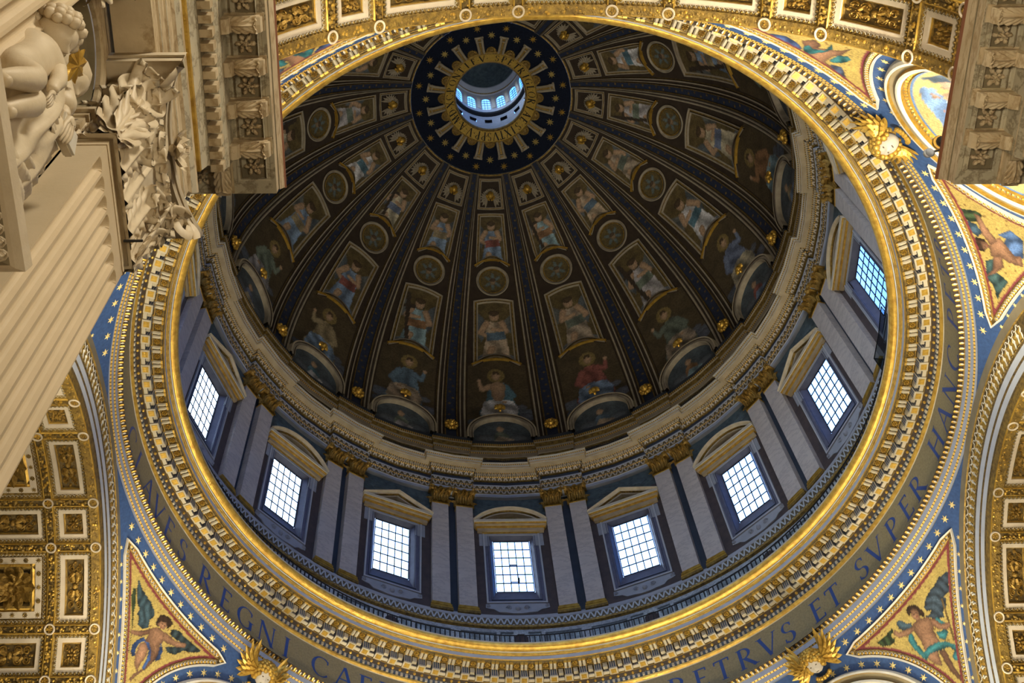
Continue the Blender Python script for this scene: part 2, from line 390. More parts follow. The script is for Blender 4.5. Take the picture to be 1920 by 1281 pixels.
class Painter:
    def __init__(s, x, y, bg, seed=0):
        s.x, s.y, s.seed = x, y, seed; s.c = np.ones((len(x), 3)) * np.array(bg)
    def lay(s, m, c, k): s.c[m] = np.array(c) * k[m][:, None]
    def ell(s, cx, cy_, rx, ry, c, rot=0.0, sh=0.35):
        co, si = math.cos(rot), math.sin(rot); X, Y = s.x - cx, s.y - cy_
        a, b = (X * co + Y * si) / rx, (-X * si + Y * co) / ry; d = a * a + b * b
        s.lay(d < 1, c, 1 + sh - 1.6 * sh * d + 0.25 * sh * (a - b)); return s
    def cap(s, pts, w, c, sh=0.3):
        # limb: polyline with a radius per point
        w = np.broadcast_to(np.asarray(w, float), (len(pts),)); best = np.full(s.x.shape, 9.0)
        for i in range(len(pts) - 1):
            ax, ay = pts[i]; bx, by = pts[i + 1]; dx, dy = bx - ax, by - ay
            t = np.clip(((s.x - ax) * dx + (s.y - ay) * dy) / (dx * dx + dy * dy + 1e-9), 0, 1)
            d = np.hypot(s.x - ax - t * dx, s.y - ay - t * dy) / (w[i] + (w[i + 1] - w[i]) * t); best = np.minimum(best, d)
        s.lay(best < 1, c, 1 + sh - 1.7 * sh * best ** 2); return s
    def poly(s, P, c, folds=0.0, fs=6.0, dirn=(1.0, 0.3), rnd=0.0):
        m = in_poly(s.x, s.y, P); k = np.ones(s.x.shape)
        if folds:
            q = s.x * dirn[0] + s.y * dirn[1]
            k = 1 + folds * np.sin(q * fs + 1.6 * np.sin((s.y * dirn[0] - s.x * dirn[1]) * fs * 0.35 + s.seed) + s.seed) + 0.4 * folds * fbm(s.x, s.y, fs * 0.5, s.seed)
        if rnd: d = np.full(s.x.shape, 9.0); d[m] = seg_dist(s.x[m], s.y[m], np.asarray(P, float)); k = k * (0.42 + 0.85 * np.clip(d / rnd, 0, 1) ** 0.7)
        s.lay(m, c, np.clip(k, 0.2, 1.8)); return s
    def mottle(s, a, f): s.c *= np.clip(1 + a * fbm(s.x, s.y, f, s.seed), 0.3, 2)[:, None]; return s
# ================================================================ ROMAN LETTERING (stroke built, with serifs)
def _ln(x0, y0, x1, y1, w, s0=True, s1=True):
    d = np.array([x1 - x0, y1 - y0]); L_ = np.linalg.norm(d); d /= L_; n = np.array([-d[1], d[0]]) * w / 2
    out = [([np.array([x0, y0]) - n, np.array([x1, y1]) - n, np.array([x1, y1]) + n, np.array([x0, y0]) + n], [[0, 1, 2, 3]])]
    for (x, y, f) in ((x0, y0, s0), (x1, y1, s1)):
        if f:
            k = w / 2 + 0.07; t = 0.035 if y < 0.5 else -0.035
            out.append(([np.array(q) for q in ((x - k, y), (x + k, y), (x + k, y + t), (x - k, y + t))], [[0, 1, 2, 3]]))
    return out
def _arc(cx, cy_, rx, ry, a0, a1, wmax, wmin=0.03, n=14):
    V = []; F = []
    for i in range(n + 1):
        a = math.radians(a0 + (a1 - a0) * i / n); w_ = wmin + (wmax - wmin) * abs(math.cos(a)) ** 1.3
        for q in (-.5, .5): V.append(np.array([cx + (rx + q * w_) * math.cos(a), cy_ + (ry + q * min(w_, 0.06)) * math.sin(a)]))
    for i in range(n): F.append([2 * i, 2 * i + 2, 2 * i + 3, 2 * i + 1])
    return [(V, F)]
K, k_ = 0.13, 0.055
GLYPH = {
 'I': (0.25, lambda: _ln(.12, 0, .12, 1, K)), 'L': (0.55, lambda: _ln(.1, 0, .1, 1, K) + _ln(.1, .03, .55, .03, k_, 0, 0) + _ln(.53, .02, .53, .2, k_, 0, 0)),
 'E': (0.55, lambda: _ln(.1, 0, .1, 1, K) + _ln(.1, .03, .52, .03, k_, 0, 0) + _ln(.1, .52, .42, .52, k_, 0, 0) + _ln(.1, .97, .5, .97, k_, 0, 0) + _ln(.51, .02, .51, .18, k_, 0, 0) + _ln(.49, .84, .49, .98, k_, 0, 0)),
 'F': (0.52, lambda: _ln(.1, 0, .1, 1, K) + _ln(.1, .52, .42, .52, k_, 0, 0) + _ln(.1, .97, .5, .97, k_, 0, 0) + _ln(.49, .82, .49, .98, k_, 0, 0)),
 'T': (0.7, lambda: _ln(.35, 0, .35, 1, K, 1, 0) + _ln(.02, .97, .68, .97, k_, 0, 0) + _ln(.03, .82, .03, .98, k_, 0, 0) + _ln(.67, .82, .67, .98, k_, 0, 0)),
 'H': (0.8, lambda: _ln(.1, 0, .1, 1, K) + _ln(.7, 0, .7, 1, K) + _ln(.1, .5, .7, .5, k_, 0, 0)),
 'N': (0.85, lambda: _ln(.1, 0, .1, 1, k_) + _ln(.74, 0, .74, 1, k_) + _ln(.1, 1, .74, 0, K, 0, 0)),
 'M': (0.95, lambda: _ln(.08, 0, .18, 1, k_) + _ln(.87, 0, .77, 1, K) + _ln(.18, 1, .47, 0, K, 0, 0) + _ln(.47, 0, .77, 1, k_, 0, 0)),
 'A': (0.8, lambda: _ln(.05, 0, .4, 1, k_, 1, 0) + _ln(.75, 0, .4, 1, K, 1, 0) + _ln(.18, .36, .62, .36, k_, 0, 0)),
 'V': (0.8, lambda: _ln(.05, 1, .4, 0, K, 1, 0) + _ln(.75, 1, .4, 0, k_, 1, 0)),
 'X': (0.8, lambda: _ln(.06, 1, .72, 0, K) + _ln(.7, 1, .08, 0, k_)),
 'P': (0.6, lambda: _ln(.1, 0, .1, 1, K) + _arc(.2, .74, .32, .245, 90, -90, .14) + _ln(.1, .985, .22, .985, k_, 0, 0) + _ln(.1, .5, .22, .5, k_, 0, 0)),
 'R': (0.72, lambda: _ln(.1, 0, .1, 1, K) + _arc(.2, .74, .3, .245, 90, -90, .14) + _ln(.1, .985, .22, .985, k_, 0, 0) + _ln(.1, .5, .22, .5, k_, 0, 0) + _ln(.26, .5, .68, 0, K, 0, 1)),
 'D': (0.78, lambda: _ln(.1, 0, .1, 1, K) + _arc(.26, .5, .44, .47, 90, -90, .15) + _ln(.1, .97, .28, .97, k_, 0, 0) + _ln(.1, .03, .28, .03, k_, 0, 0)),
 'C': (0.78, lambda: _arc(.45, .5, .4, .48, 48, 312, .15) + _ln(.72, .72, .72, .9, k_, 0, 0) + _ln(.72, .1, .72, .2, k_, 0, 0)),
 'G': (0.82, lambda: _arc(.45, .5, .4, .48, 48, 315, .15) + _ln(.72, .72, .72, .9, k_, 0, 0) + _ln(.74, .05, .74, .42, K, 0, 1)),
 'O': (0.9, lambda: _arc(.45, .5, .4, .48, 0, 360, .15, n=26)),
 'S': (0.55, lambda: _arc(.27, .74, .2, .23, 40, 270, .13) + _arc(.27, .27, .22, .24, 90, -140, .15) + _ln(.44, .78, .44, .94, k_, 0, 0) + _ln(.07, .06, .07, .24, k_, 0, 0)),
}
def glyph(ch, bold=1.0):
    global K, k_
    K, k_ = .13 * bold, .055 * bold
    wd, f = GLYPH[ch]; V, F, n = [], [], 0
    for v, fs in f():
        V += [np.array([q[0] - wd / 2, q[1], 0.0]) for q in v]; F += [[i + n for i in q] for q in fs]; n += len(v)
    return np.array(V), F
# ================================================================ DOME
DA, DZ, DR = -5.753, 77.424, 25.785
def dome_r(th): return DA + DR * np.cos(np.radians(th))
def Sdome(x, s, h):
    th = s / DR; r0 = DA + DR * np.cos(th); a = x / r0; r = DA + (DR - h) * np.cos(th)
    return np.stack([r * np.sin(a), r * np.cos(a), DZ + (DR - h) * np.sin(th)], -1)
def sd(th): return rad(th) * DR                      # latitude in degrees -> metres along the meridian
def xd(az, th): return rad(az) * dome_r(th)           # azimuth in degrees -> metres across
prof = [(20.05 + 0 * i, 76.0, 0) for i in range(1)] + [(float(dome_r(t)), DZ + DR * math.sin(rad(t)), 0) for t in np.linspace(-1.5, 60.45, 40)]
dome = lathe('ceiling_dome', prof, [BROWN], 0, 360, 128, closed=True, smooth=True)
tag(dome, 'dark brown inner shell of the great ribbed dome', 'dome', kind='structure')
# ---- oculus band with stars, lettered ring, consoles
OCZ = 99.86
def Sann(x, y, h):                                     # x across, y outward radius, h downwards
    r = np.asarray(y, float); z = OCZ + 0.16 * (6.96 - r); a = np.asarray(x) / np.maximum(r, 1e-6)
    return np.stack([r * np.sin(a), r * np.cos(a), z - h], -1)
band = lathe('ceiling_oculus_band', [(6.96, OCZ, 0), (6.0, OCZ + .154, 0), (5, OCZ + .314, 0), (4.0, OCZ + .474, 0)], [NAVY], 0, 360, 96, closed=True)
tag(band, 'round dark navy band with gold stars circling the lantern opening', 'ceiling band', kind='structure')
lathe('rim_moulding', [(7.12, OCZ - .02, 0), (7.1, OCZ - .12, 0), (7.0, OCZ - .12, 0), (6.95, OCZ + .05, 0)], [GOLD_D], 0, 360, 96, band, closed=True)
SV, SF = star(8, .36, .15, .05); SV2, SF2 = star(8, .36, .13, .16)
for k in range(16):
    for (V, F, r, a, m, nm) in ((SV, SF, 5.66, 22.5 * k, MOSGOLD, 'dull_star'), (SV2, SF2, 6.36, 22.5 * k + 11.25, RINGG, 'bright_star')):
        P = place(V, 0, r, 0.02, rot=rad(11)); W = Sann(P[:, 0], P[:, 1], P[:, 2])
        c, s = math.cos(rad(-a)), math.sin(rad(-a)); W = W @ np.array([[c, s, 0], [-s, c, 0], [0, 0, 1]])
        add(nm, W, F, m, band)
ring = empty('oculus_ring', (0, 0, 100.2))
tag(ring, 'gilded ring around the lantern opening with black Roman letters and radiating consoles', 'ring')
RB = (0, 0, 100.2)
lathe('lettered_band', [(4.16, 100.42, 0), (4.14, 100.12, 1), (4.02, 100.08, 1), (3.98, 100.12, 0), (3.22, 100.62, 1), (3.16, 100.6, 1), (3.05, 100.72, 1), (3.03, 100.95, 1)], [RINGG, GOLD_D], 0, 360, 96, ring, base=RB, closed=True)
def Sring(x, y, h, a0):
    # letters: x to the reader's right (towards falling azimuth), y outwards
    r = 3.27 + y * 0.6; z = 100.12 + (3.98 - r) * 0.658 - 0.03; a = rad(a0) - x / 3.6
    return np.stack([r * np.sin(a), r * np.cos(a), z + 0 * x], -1)
words = [('SPETRI', 171.5, 122.4), ('GLORIAE', 114, 54.5), ('SIXTVS', 43, -1), ('PP', -9.5, -18), ('V', -30, -30), ('A', -43, -43), ('M', -57, -57), ('D', -68.5, -68.5), ('XC', -81, -91), ('PONTIF', -102, -155), ('V', -167.8, -167.8)]
dots = [165, -5, -23.5, -36.5, -49.5, -63, -74.5, -96.5, -161.5, -174.5]
for wd, b0, b1 in words:
    for i, ch in enumerate(wd):
        a = b0 + (b1 - b0) * (i / max(1, len(wd) - 1)); V, F = glyph(ch, 1.5); V = V * [0.58, 1.08, 1]
        add('letter', Sring(V[:, 0], V[:, 1], V[:, 2], a), F, INK, ring, RB)
for a in dots:
    V, F = star(3, .09, .045, 0); V = V + [0, .45, 0]; add('letter_stop', Sring(V[:, 0] * .9, V[:, 1], V[:, 2], a), F, INK, ring, RB)
def console():
    P = []
    for sx in (-1, 1):
        pts = [(sx * .15, 3.95, .12), (sx * .15, 4.4, .30), (sx * .16, 5.0, .34), (sx * .18, 5.45, .26), (sx * .2, 5.6, .12)]
        P.append((*tube(pts, [.075, .085, .085, .09, .07], 6), 0))
    P.append((*box(-.11, .11, 4.0, 5.5, .06, .22), 1)); P.append((*box(-.30, .30, 5.48, 5.64, .0, .22), 0)); P.append((*box(-.24, .24, 5.2, 5.28, .1, .4), 0))
    return join(P)
CV, CF, CM = console(); CV = CV * [1.3, 1, 1]
LV, LF, _ = join([(*ball(.13, .13, .10, 6, 4, (.36 * math.cos(rad(t)), .34 * math.sin(rad(t)), .05)), 0) for t in range(0, 181, 22)] + [(*ball(.3, .26, .14, 8, 4, (0, .05, .04)), 0)])
cme = mesh('console', Sann(CV[:, 0], CV[:, 1], CV[:, 2]) - np.array(RB), CF, [DIMPALE, GOLD_D], mi=CM)
W = place(LV, 0, 4.18, 0); lme = mesh('shell_ornament', Sann(W[:, 0], W[:, 1], W[:, 2]) - np.array(RB), LF, [GOLD_D])
for k in range(16):
    o = link('console', cme, ring); o.rotation_euler = (0, 0, -rad(22.5 * k + 11.25))
    o = link('shell_ornament', lme, ring); o.rotation_euler = (0, 0, -rad(22.5 * k))
# ---- lantern
lan = empty('wall_lantern', (0, 0, 101)); tag(lan, 'pale blue lit lantern drum with arched windows seen through the opening', 'lantern', kind='structure'); LB = (0, 0, 101)
R1 = 3.7
lathe('ledge_wall', [(3.05, 100.9, 0), (3.3, 101.4, 0), (3.5, 102.2, 0), (R1 - .1, 103.2, 0), (R1 - .1, 103.35, 0), (R1, 103.4, 0), (R1, 104.5, 0)], [GREYL], 0, 360, 64, lan, base=LB, closed=True)
lathe('balcony_cornice', [(R1, 105.45, 0), (R1, 106.3, 1), (R1 - .25, 106.5, 1), (R1 - .28, 106.8, 0), (R1 - .12, 106.85, 1), (R1 - .12, 107.4, 0), (R1, 107.5, 0), (R1, 108.6, 0)], [GREYL, IRON], 0, 360, 64, lan, base=LB, closed=True)
lathe('upper_cornice', [(R1, 112.0, 0), (R1, 113.0, 0), (R1 - .12, 113.1, 1), (R1 - .12, 113.5, 0), (R1 - .45, 114.0, 0), (R1 - .45, 114.3, 0), (R1 - .2, 114.4, 0)], [GREYL, GDOT], 0, 360, 64, lan, base=LB, closed=True)
lathe('cupola', [(R1 - .2, 114.4, 0)] + [(3.5 * math.cos(t), 114.4 + 3.6 * math.sin(t), 0) for t in np.linspace(.05, 1.5, 10)], [TEAL], 0, 360, 48, lan, base=LB, closed=True, smooth=True)
for k in range(16):
    a = 22.5 * k + 1.0
    lathe('lantern_pier', [(R1, 108.6, 0), (R1, 112.0, 0)], [GREYL], a + 6.2, a + 16.3, 3, lan, base=LB)
    lathe('pilaster_strip', [(R1 - .08, 108.6, 0), (R1 - .14, 108.6, 0), (R1 - .14, 112.0, 0), (R1 - .08, 112, 0)], [WHITE], a + 8.6, a + 13.9, 2, lan, base=LB)
    lathe('parapet_pier', [(R1, 104.5, 0), (R1, 105.45, 0)], [GREYL], a + 5.2, a + 17.3, 3, lan, base=LB)
    lathe('dark_opening', [(R1, 104.5, 0), (R1 + .25, 104.4, 0), (R1 + .25, 105.5, 0), (R1, 105.45, 0)], [IRON], a - 6, a + 6, 2, lan, base=LB)
    # arched head over the window and its bars
    V, F = [], []
    for i in range(9):
        t = math.pi * i / 8; V += [pol(R1, a + 6.2 * math.cos(t), 111.0 + .85 * math.sin(t)), pol(R1, a + 6.2 * math.cos(t), 112.02)]
    F = [[2 * i, 2 * i + 2, 2 * i + 3, 2 * i + 1] for i in range(8)]
    add('window_head', V, F, GREYL, lan, LB)
    bars = [(*tube([pol(R1 + .1, a + d, 108.6), pol(R1 + .1, a + d, 111.9)], .025, 4), 0) for d in (-2, 2)] + [(*tube([pol(R1 + .1, a - 6.2, z), pol(R1 + .1, a + 6.2, z)], .03, 4), 0) for z in (109.3, 110, 110.7, 111.3)]
    V, F, M = join(bars); add('window_bars', V, F, LEAD, lan, LB)
# ---- winged heads
def head_mesh(r, hair=True):
    # a child's head facing -y ... built facing +h (towards the viewer): x right, y up, z out
    V, F = ball(.82, 1.0, .9, 14, 12); x, y, z = V[:, 0], V[:, 1], V[:, 2]
    z = z + .24 * np.exp(-((x / .13) ** 2 + ((y + .1) / .22) ** 2)) * (z > 0) - .19 * np.exp(-(((np.abs(x) - .30) / .16) ** 2 + ((y - .08) / .11) ** 2)) * (z > 0)
    z = z + .10 * np.exp(-((x / .22) ** 2 + ((y + .46) / .06) ** 2)) * (z > 0) - .09 * np.exp(-((x / .25) ** 2 + ((y + .54) / .04) ** 2)) * (z > 0) + .10 * np.exp(-(((np.abs(x) - .42) / .2) ** 2 + ((y + .28) / .2) ** 2)) * (z > 0)
    return np.stack([x, y, z], 1) * r, F
def curls(r, n=26, seed=1):
    g_ = np.random.default_rng(seed); P = []
    for i in range(n):
        t = math.pi * (i + .5) / n * 1.25 - .2; ph = g_.uniform(-.5, 1.0)
        a = g_.uniform(-.2, math.pi + .2); q = g_.uniform(-.55, .75)
        c = np.array([math.cos(a) * math.cos(q) * .9, math.sin(a) * math.cos(q) * 1.0 + .08, math.sin(q) * .9]) * r
        P.append((*ball(.24 * r, .24 * r, .22 * r, 6, 4, c), 0))
    return join(P)[:2]
def full_curls(r, n=70, face=(0, -.15, 1.0), cut=.42, seed=2):
    g_ = np.random.default_rng(seed); f = np.array(face) / np.linalg.norm(face); P = []
    for i in range(n):
        z = 1 - 2 * (i + .5) / n; a = i * 2.39996; d = np.array([math.sqrt(1 - z * z) * math.cos(a), math.sqrt(1 - z * z) * math.sin(a), z])
        if d @ f > cut or d[1] < -.75: continue
        q = r * g_.uniform(.20, .29); P.append((*ball(q, q, q * .9, 7, 5, d * r * .93), 0))
    return join(P)[:2]
def feather(l, w_, h, tip=.25):
    xs = np.linspace(0, 1, 6); V = []
    for t in xs:
        ww = w_ * (.55 + .55 * math.sin(math.pi * min(1, t * .8 + .15))) * (1 if t < .8 else (1 - t) / .2 * .8 + .12)
        for q in (-1, 0, 1): V.append((t * l, q * ww, h * (1 - .5 * t) * (1.0 if q == 0 else .35)))
    return np.array(V), grid(6, 3)
def wing(s, side=1, rows=3):
    # raised wing spreading to +x (side=1) and upwards
    P = []
    for j in range(rows):
        n = 7 - j
        for i in range(n):
            t = i / (n - 1); ang = rad(78 - 118 * t) if j == 0 else rad(70 - 100 * t); l = (1.0 - .22 * j) * (.75 + .5 * (1 - t))
            V, F = feather(l * 1.25, .13, .12 + .10 * j)
            V = place(V, .35 + .35 * (1 - t) * .3, .15 + .25 * (1 - t), .05 + .08 * j, rot=ang); P.append((V, F, 0))
    V, F, _ = join(P); V = V * s; V[:, 0] *= side
    return V, F
# ---- one bay (sixteen copies round the dome), built at azimuth 0
BB = np.array([0, 20.0, 77.2])
def quad_poly(at, ab, tt, tb, sag_t=0., sag_b=0., n=8):
    # trapezoid between latitudes tb..tt with half-widths in degrees, arcs sagging upwards by degrees
    top = [(xd(at * q, tt), sd(tt + sag_t * (1 - q * q))) for q in np.linspace(1, -1, n)]
    bot = [(xd(ab * q, tb), sd(tb + sag_b * (1 - q * q))) for q in np.linspace(-1, 1, n)]
    left = [(top[-1][0] + (bot[0][0] - top[-1][0]) * t, top[-1][1] + (bot[0][1] - top[-1][1]) * t) for t in np.linspace(0, 1, 9)[1:-1]]
    right = [(-p[0], p[1]) for p in left[::-1]]
    return np.array(top + left + bot + right)
UP = quad_poly(5.0, 4.9, 51.7, 42.3, .15, 1.5); MID = quad_poly(4.85, 4.75, 33.2, 20.6, .5, 1.5)
PANEL_PROF = [(0, .0), (0, .10), (.09, .14), (.12, .05), (.20, .05), (.22, .12), (.30, .12), (.33, .0)]
PANEL_M = [DIMPALE, DIMPALE, BROWN, GOLD_D, DIMPALE, DIMPALE, BROWN]
proto = {}
def fr(name, poly, prof, mats, S, closed=True):
    V, F, M = frame2d(poly[::-1] if closed and np.sum((np.roll(poly[:, 0], -1) - poly[:, 0]) * (np.roll(poly[:, 1], -1) + poly[:, 1])) > 0 else poly, prof, closed)
    return mesh(name, S(V[:, 0], V[:, 1], V[:, 2]) - BB, F, mats, mi=M)
proto['panel_frame_u'] = fr('panel_frame', UP, PANEL_PROF, PANEL_M, Sdome)
proto['panel_frame_m'] = fr('panel_frame', MID, [(o * 1.35, h) for o, h in PANEL_PROF], PANEL_M, Sdome)
def arc_line(ab, tb, sag, off, wdt=.09, hh=.22):
    P = np.array([(xd(ab * q, tb), sd(tb + sag * (1 - q * q)) - off) for q in np.linspace(-1, 1, 15)])
    V, F, M = frame2d(P, [(-wdt, 0), (-wdt * .6, hh), (wdt * .6, hh), (wdt, 0)], False)
    return mesh('gilt_arc', Sdome(V[:, 0], V[:, 1], V[:, 2]) - BB, F, [GOLD])
proto['arc_u'] = arc_line(6.6, 41.4, 1.5, .0); proto['arc_m'] = arc_line(6.4, 19.2, 1.6, .0)
RC = np.array([0, sd(38.3)])
proto['roundel_frame'] = fr('roundel_frame', circle(0, RC[1], 1.06, 40), [(0, 0), (.02, .12), (.12, .12), (.14, .06), (.24, .10), (.30, .16), (.38, .12), (.42, .0)], [GOLD_D, GOLD_D, BROWN, DIMPALE, DIMPALE, DIMPALE, BROWN], Sdome)
ti = np.linspace(0, math.pi, 22)
LUN = np.array([(2.22 * math.cos(t), sd(.3) + 2.05 * math.sin(t)) for t in ti])
LUN = np.vstack([[(2.22, sd(-1.4))], LUN, [(-2.22, sd(-1.4))]])
V, F, M = frame2d(LUN, [(0, 0), (.0, .42), (.10, .46), (.14, .40), (.34, .40), (.38, .48), (.50, .48), (.55, .05)], False)
proto['lunette_arch'] = mesh('lunette_arch', Sdome(V[:, 0], V[:, 1], V[:, 2]) - BB, F, [DIMPALE, DIMPALE, BROWN, DIMPALE, BROWN, PALE, PALE], mi=M)
V, F, _ = join([(*ball(.22, .12, .12, 6, 4), 0)])
kp = []
for i in range(9):
    a = rad(-20 + 220 * i / 8); kp.append((place(ball(.24, .09, .12, 6, 4)[0] + [.26, 0, 0], 0, 0, .1, rot=a), ball(1, 1, 1, 6, 4)[1], 0))
kp.append((*ball(.24, .26, .24, 8, 6, (0, 0, .15)), 0)); kp.append((*ball(.14, .22, .14, 6, 4, (0, -.32, .1)), 0))
V, F, _ = join(kp); V = place(V, 0, sd(7.2), .5)
proto['keystone'] = mesh('gilt_keystone', Sdome(V[:, 0], V[:, 1], V[:, 2]) - BB, F, [GOLD])
hv, hf = head_mesh(.36); cv, cf = curls(.40, 22, 3)
V, F, _ = join([(hv + [0, 0, .25], hf, 0), (cv + [0, .05, .22], cf, 0)]); V = place(V, 0, sd(56.1), .15, rot=math.pi)
proto['cherub_head'] = mesh('cherub_head', Sdome(V[:, 0], V[:, 1], V[:, 2]) - BB, F, [GOLD], smooth=True)
W1 = wing(.62, 1, 2); W2 = wing(.62, -1, 2)
V, F, _ = join([(*W1, 0), (*W2, 0)]); V = place(V, 0, sd(56.2), .12, rot=math.pi)
ruff = [(place(feather(.62, .14, .10)[0], 0, 0, .08, rot=rad(a)), feather(1, 1, 1)[1], 0) for a in range(200, 345, 18)]
V2, F2, _ = join(ruff); V2 = place(V2, 0, sd(56.2), .06, rot=math.pi)
V, F, _ = join([(V, F, 0), (V2, F2, 0)])
proto['cherub_wings'] = mesh('cherub_wings', Sdome(V[:, 0], V[:, 1], V[:, 2]) - BB, F, [DIMPALE])
TOPF = np.array([(xd(6.9, 59.3), sd(59.3)), (xd(-6.9, 59.3), sd(59.3)), (xd(-6.6, 53.4), sd(53.4)), (xd(6.6, 53.4), sd(53.4))])
proto['top_frame'] = fr('panel_frame', subdiv(TOPF, .4), [(-.16, 0), (-.14, .08), (-.06, .08), (-.04, .02), (.0, .02), (.02, .09), (.09, .09), (.1, 0)], [DIMPALE, DIMPALE, GOLD_D, GOLD_D, DIMPALE, DIMPALE, BROWN], Sdome)
# mosaics of the bays
DB = (0.085, 0.063, 0.034)  # mosaic ground darkened, lack of light in the dome is in the colour
ROBES = [((.33, .34, .40), (.16, .07, .06)), ((.12, .17, .26), (.20, .07, .06)), ((.22, .18, .14), (.10, .12, .10)), ((.30, .27, .20), (.12, .15, .24)), ((.16, .24, .28), (.22, .12, .06)), ((.26, .25, .27), (.13, .16, .13)), ((.14, .20, .30), (.25, .20, .12)), ((.28, .22, .16), (.09, .14, .20))]
ROBES = [(tuple(min(.7, 1.7 * q) for q in a), tuple(1.35 * q for q in b)) for a, b in ROBES]; ROBES[0] = ((.62, .62, .66), (.10, .20, .27)); SKIN = (.42, .28, .18)
def paint_saint(k):
    r1, r2 = ROBES[k % 8]; f = 1 if k % 2 else -1
    def p(x, s):
        y = (s - sd(8)) ; P = Painter(x, y, DB, k); P.mottle(.18, 1.4)
        P.ell(-1.9 * f, -.6, .9, .6, (.13, .15, .19), 0, .3).ell(2.0, -1.0, .8, .5, (.12, .13, .17), 0, .3).ell(-1.6, -1.6, 1.0, .5, (.10, .12, .16)).ell(1.7, .2, .5, .35, (.11, .12, .15))
        P.ell(.1 * f, 4.0, .72, .72, (.26, .19, .07), 0, .1)
        P.poly([(-1.3, -1.9), (-1.6, -.3), (-1.0, 1.2), (-.8, 2.6), (-.3, 3.2), (.5, 3.2), (.95, 2.4), (1.25, 1.0), (1.6, -.3), (1.2, -1.9), (0, -2.3)], r2, .35, 5, (1, .4))
        P.cap([(-.6 * f, 2.7), (-1.15 * f, 1.7), (-.5 * f, 1.0)], [.34, .3, .18], r2, .35).cap([(.6 * f, 2.8), (1.3 * f, 2.4), (1.5 * f, 3.3)], [.32, .24, .14], r2 if k else SKIN, .35)
        P.poly([(-1.5, -.5), (-1.2, 1.0), (-.2, 1.4), (1.1, 1.1), (1.55, .1), (1.2, -1.6), (.3, -2.3), (-.9, -1.9)], r1, .42, 5.5, (.8, .6))
        if k == 0: P.cap([(0, 1.6), (0, 2.7)], [.5, .62], SKIN, .3)
        P.ell(.1 * f, 3.95, .34, .44, SKIN, 0, .35).poly([(-.28 + .1 * f, 4.05), (-.2 + .1 * f, 4.5), (.2 + .1 * f, 4.5), (.3 + .1 * f, 4.05), (.1 * f, 4.25)], (.08, .05, .03))
        P.ell(1.5 * f, 3.4, .17, .2, SKIN).ell(-.45 * f, 1.0, .18, .15, SKIN)
        return P.c
    return p
def paint_angel(k, s0, sc_):
    r1, r2 = ROBES[(k * 3 + 1) % 8]; f = 1 if k % 2 else -1
    def p(x, s):
        x = x / sc_; y = (s - s0) / sc_; P = Painter(x, y, (.13, .095, .038), k + 5); P.mottle(.25, 3)
        P.poly([(.2 * f, .6), (1.0 * f, 1.5), (1.1 * f, .4), (.7 * f, -.5)], (.10, .12, .14), .3, 8)
        P.poly([(-.2 * f, .6), (-.9 * f, 1.2), (-.9 * f, 0)], (.12, .13, .13), .3, 8)
        P.ell(0, -1.55, 1.0, .35, (.15, .17, .2))
        P.poly([(-.5, .8), (.5, .8), (.6, -.2), (.75, -1.5), (-.1, -1.7), (-.7, -1.4), (-.45, -.2)], r1, .4, 7)
        P.cap([(.4 * f, .7), (.75 * f, .1), (.2 * f, -.2)], [.18, .15, .1], SKIN, .3).cap([(-.4 * f, .7), (-.6 * f, .2), (.1 * f, .35)], [.18, .15, .1], SKIN, .3)
        P.cap([(-.2, -.9), (-.35, -1.5)], [.2, .12], SKIN, .3)
        if k % 3 == 1: P.cap([(-.7, 1.5), (-.3, -1.5)], .12, (.05, .035, .025), .1).cap([(-1.0, .7), (.2, 1.0)], .10, (.05, .035, .025), .1)
        P.poly([(-.45, .1), (.5, .2), (.6, -.3), (-.4, -.4)], r2, .3, 6)
        P.ell(0, 1.15, .27, .32, SKIN).ell(0, 1.33, .29, .18, (.07, .045, .025))
        return P.c
    return p
def paint_roundel(x, s):
    y = s - RC[1]; P = Painter(x, y, (.13, .095, .035), 3); P.mottle(.2, 4)
    for a in (35, 145, 215, 325, 90, 270): P.ell(.42 * math.cos(rad(a)), .42 * math.sin(rad(a)), .42, .15, (.11, .145, .15), rad(a), .4)
    P.ell(0, 0, .27, .32, (.22, .15, .09)).ell(0, .16, .28, .16, (.08, .05, .03)); return P.c
def paint_lunette(k):
    r1, r2 = ROBES[(k * 5 + 2) % 8]
    def p(x, s):
        y = s - sd(0); P = Painter(x, y, (.075, .10, .125), k); P.mottle(.3, 1.7)
        P.ell(-1.2, -.3, .8, .7, (.13, .15, .18), 0, .4).ell(1.1, -.3, .9, .6, (.12, .14, .17), 0, .4)
        P.poly([(-.7, -1), (-.5, .6), (0, 1.0), (.5, .5), (.8, -1)], r2, .35, 5).poly([(-.9, -1), (-.2, .3), (.9, -.2), (1, -1)], r1, .35, 5)
        P.ell(-.1, 1.15, .3, .36, SKIN); return P.c
    return p
def region(at, ab, tt, tb, st, sb, nu, nv):
    q = np.linspace(-1, 1, nu)[:, None]; t = np.linspace(0, 1, nv)[None, :]
    xb, xt = np.radians(ab * q) * dome_r(tb), np.radians(at * q) * dome_r(tt); yb, yt = np.radians(tb + sb * (1 - q * q)) * DR, np.radians(tt + st * (1 - q * q)) * DR
    return xb + (xt - xb) * t, yb + (yt - yb) * t
def disc(r, nr, na, cx=0, cy_=0):
    rr = np.linspace(1e-3, r, nr)[None, :]; a = np.linspace(0, 2 * math.pi, na)[:, None]
    return cx + rr * np.cos(a), cy_ + rr * np.sin(a)
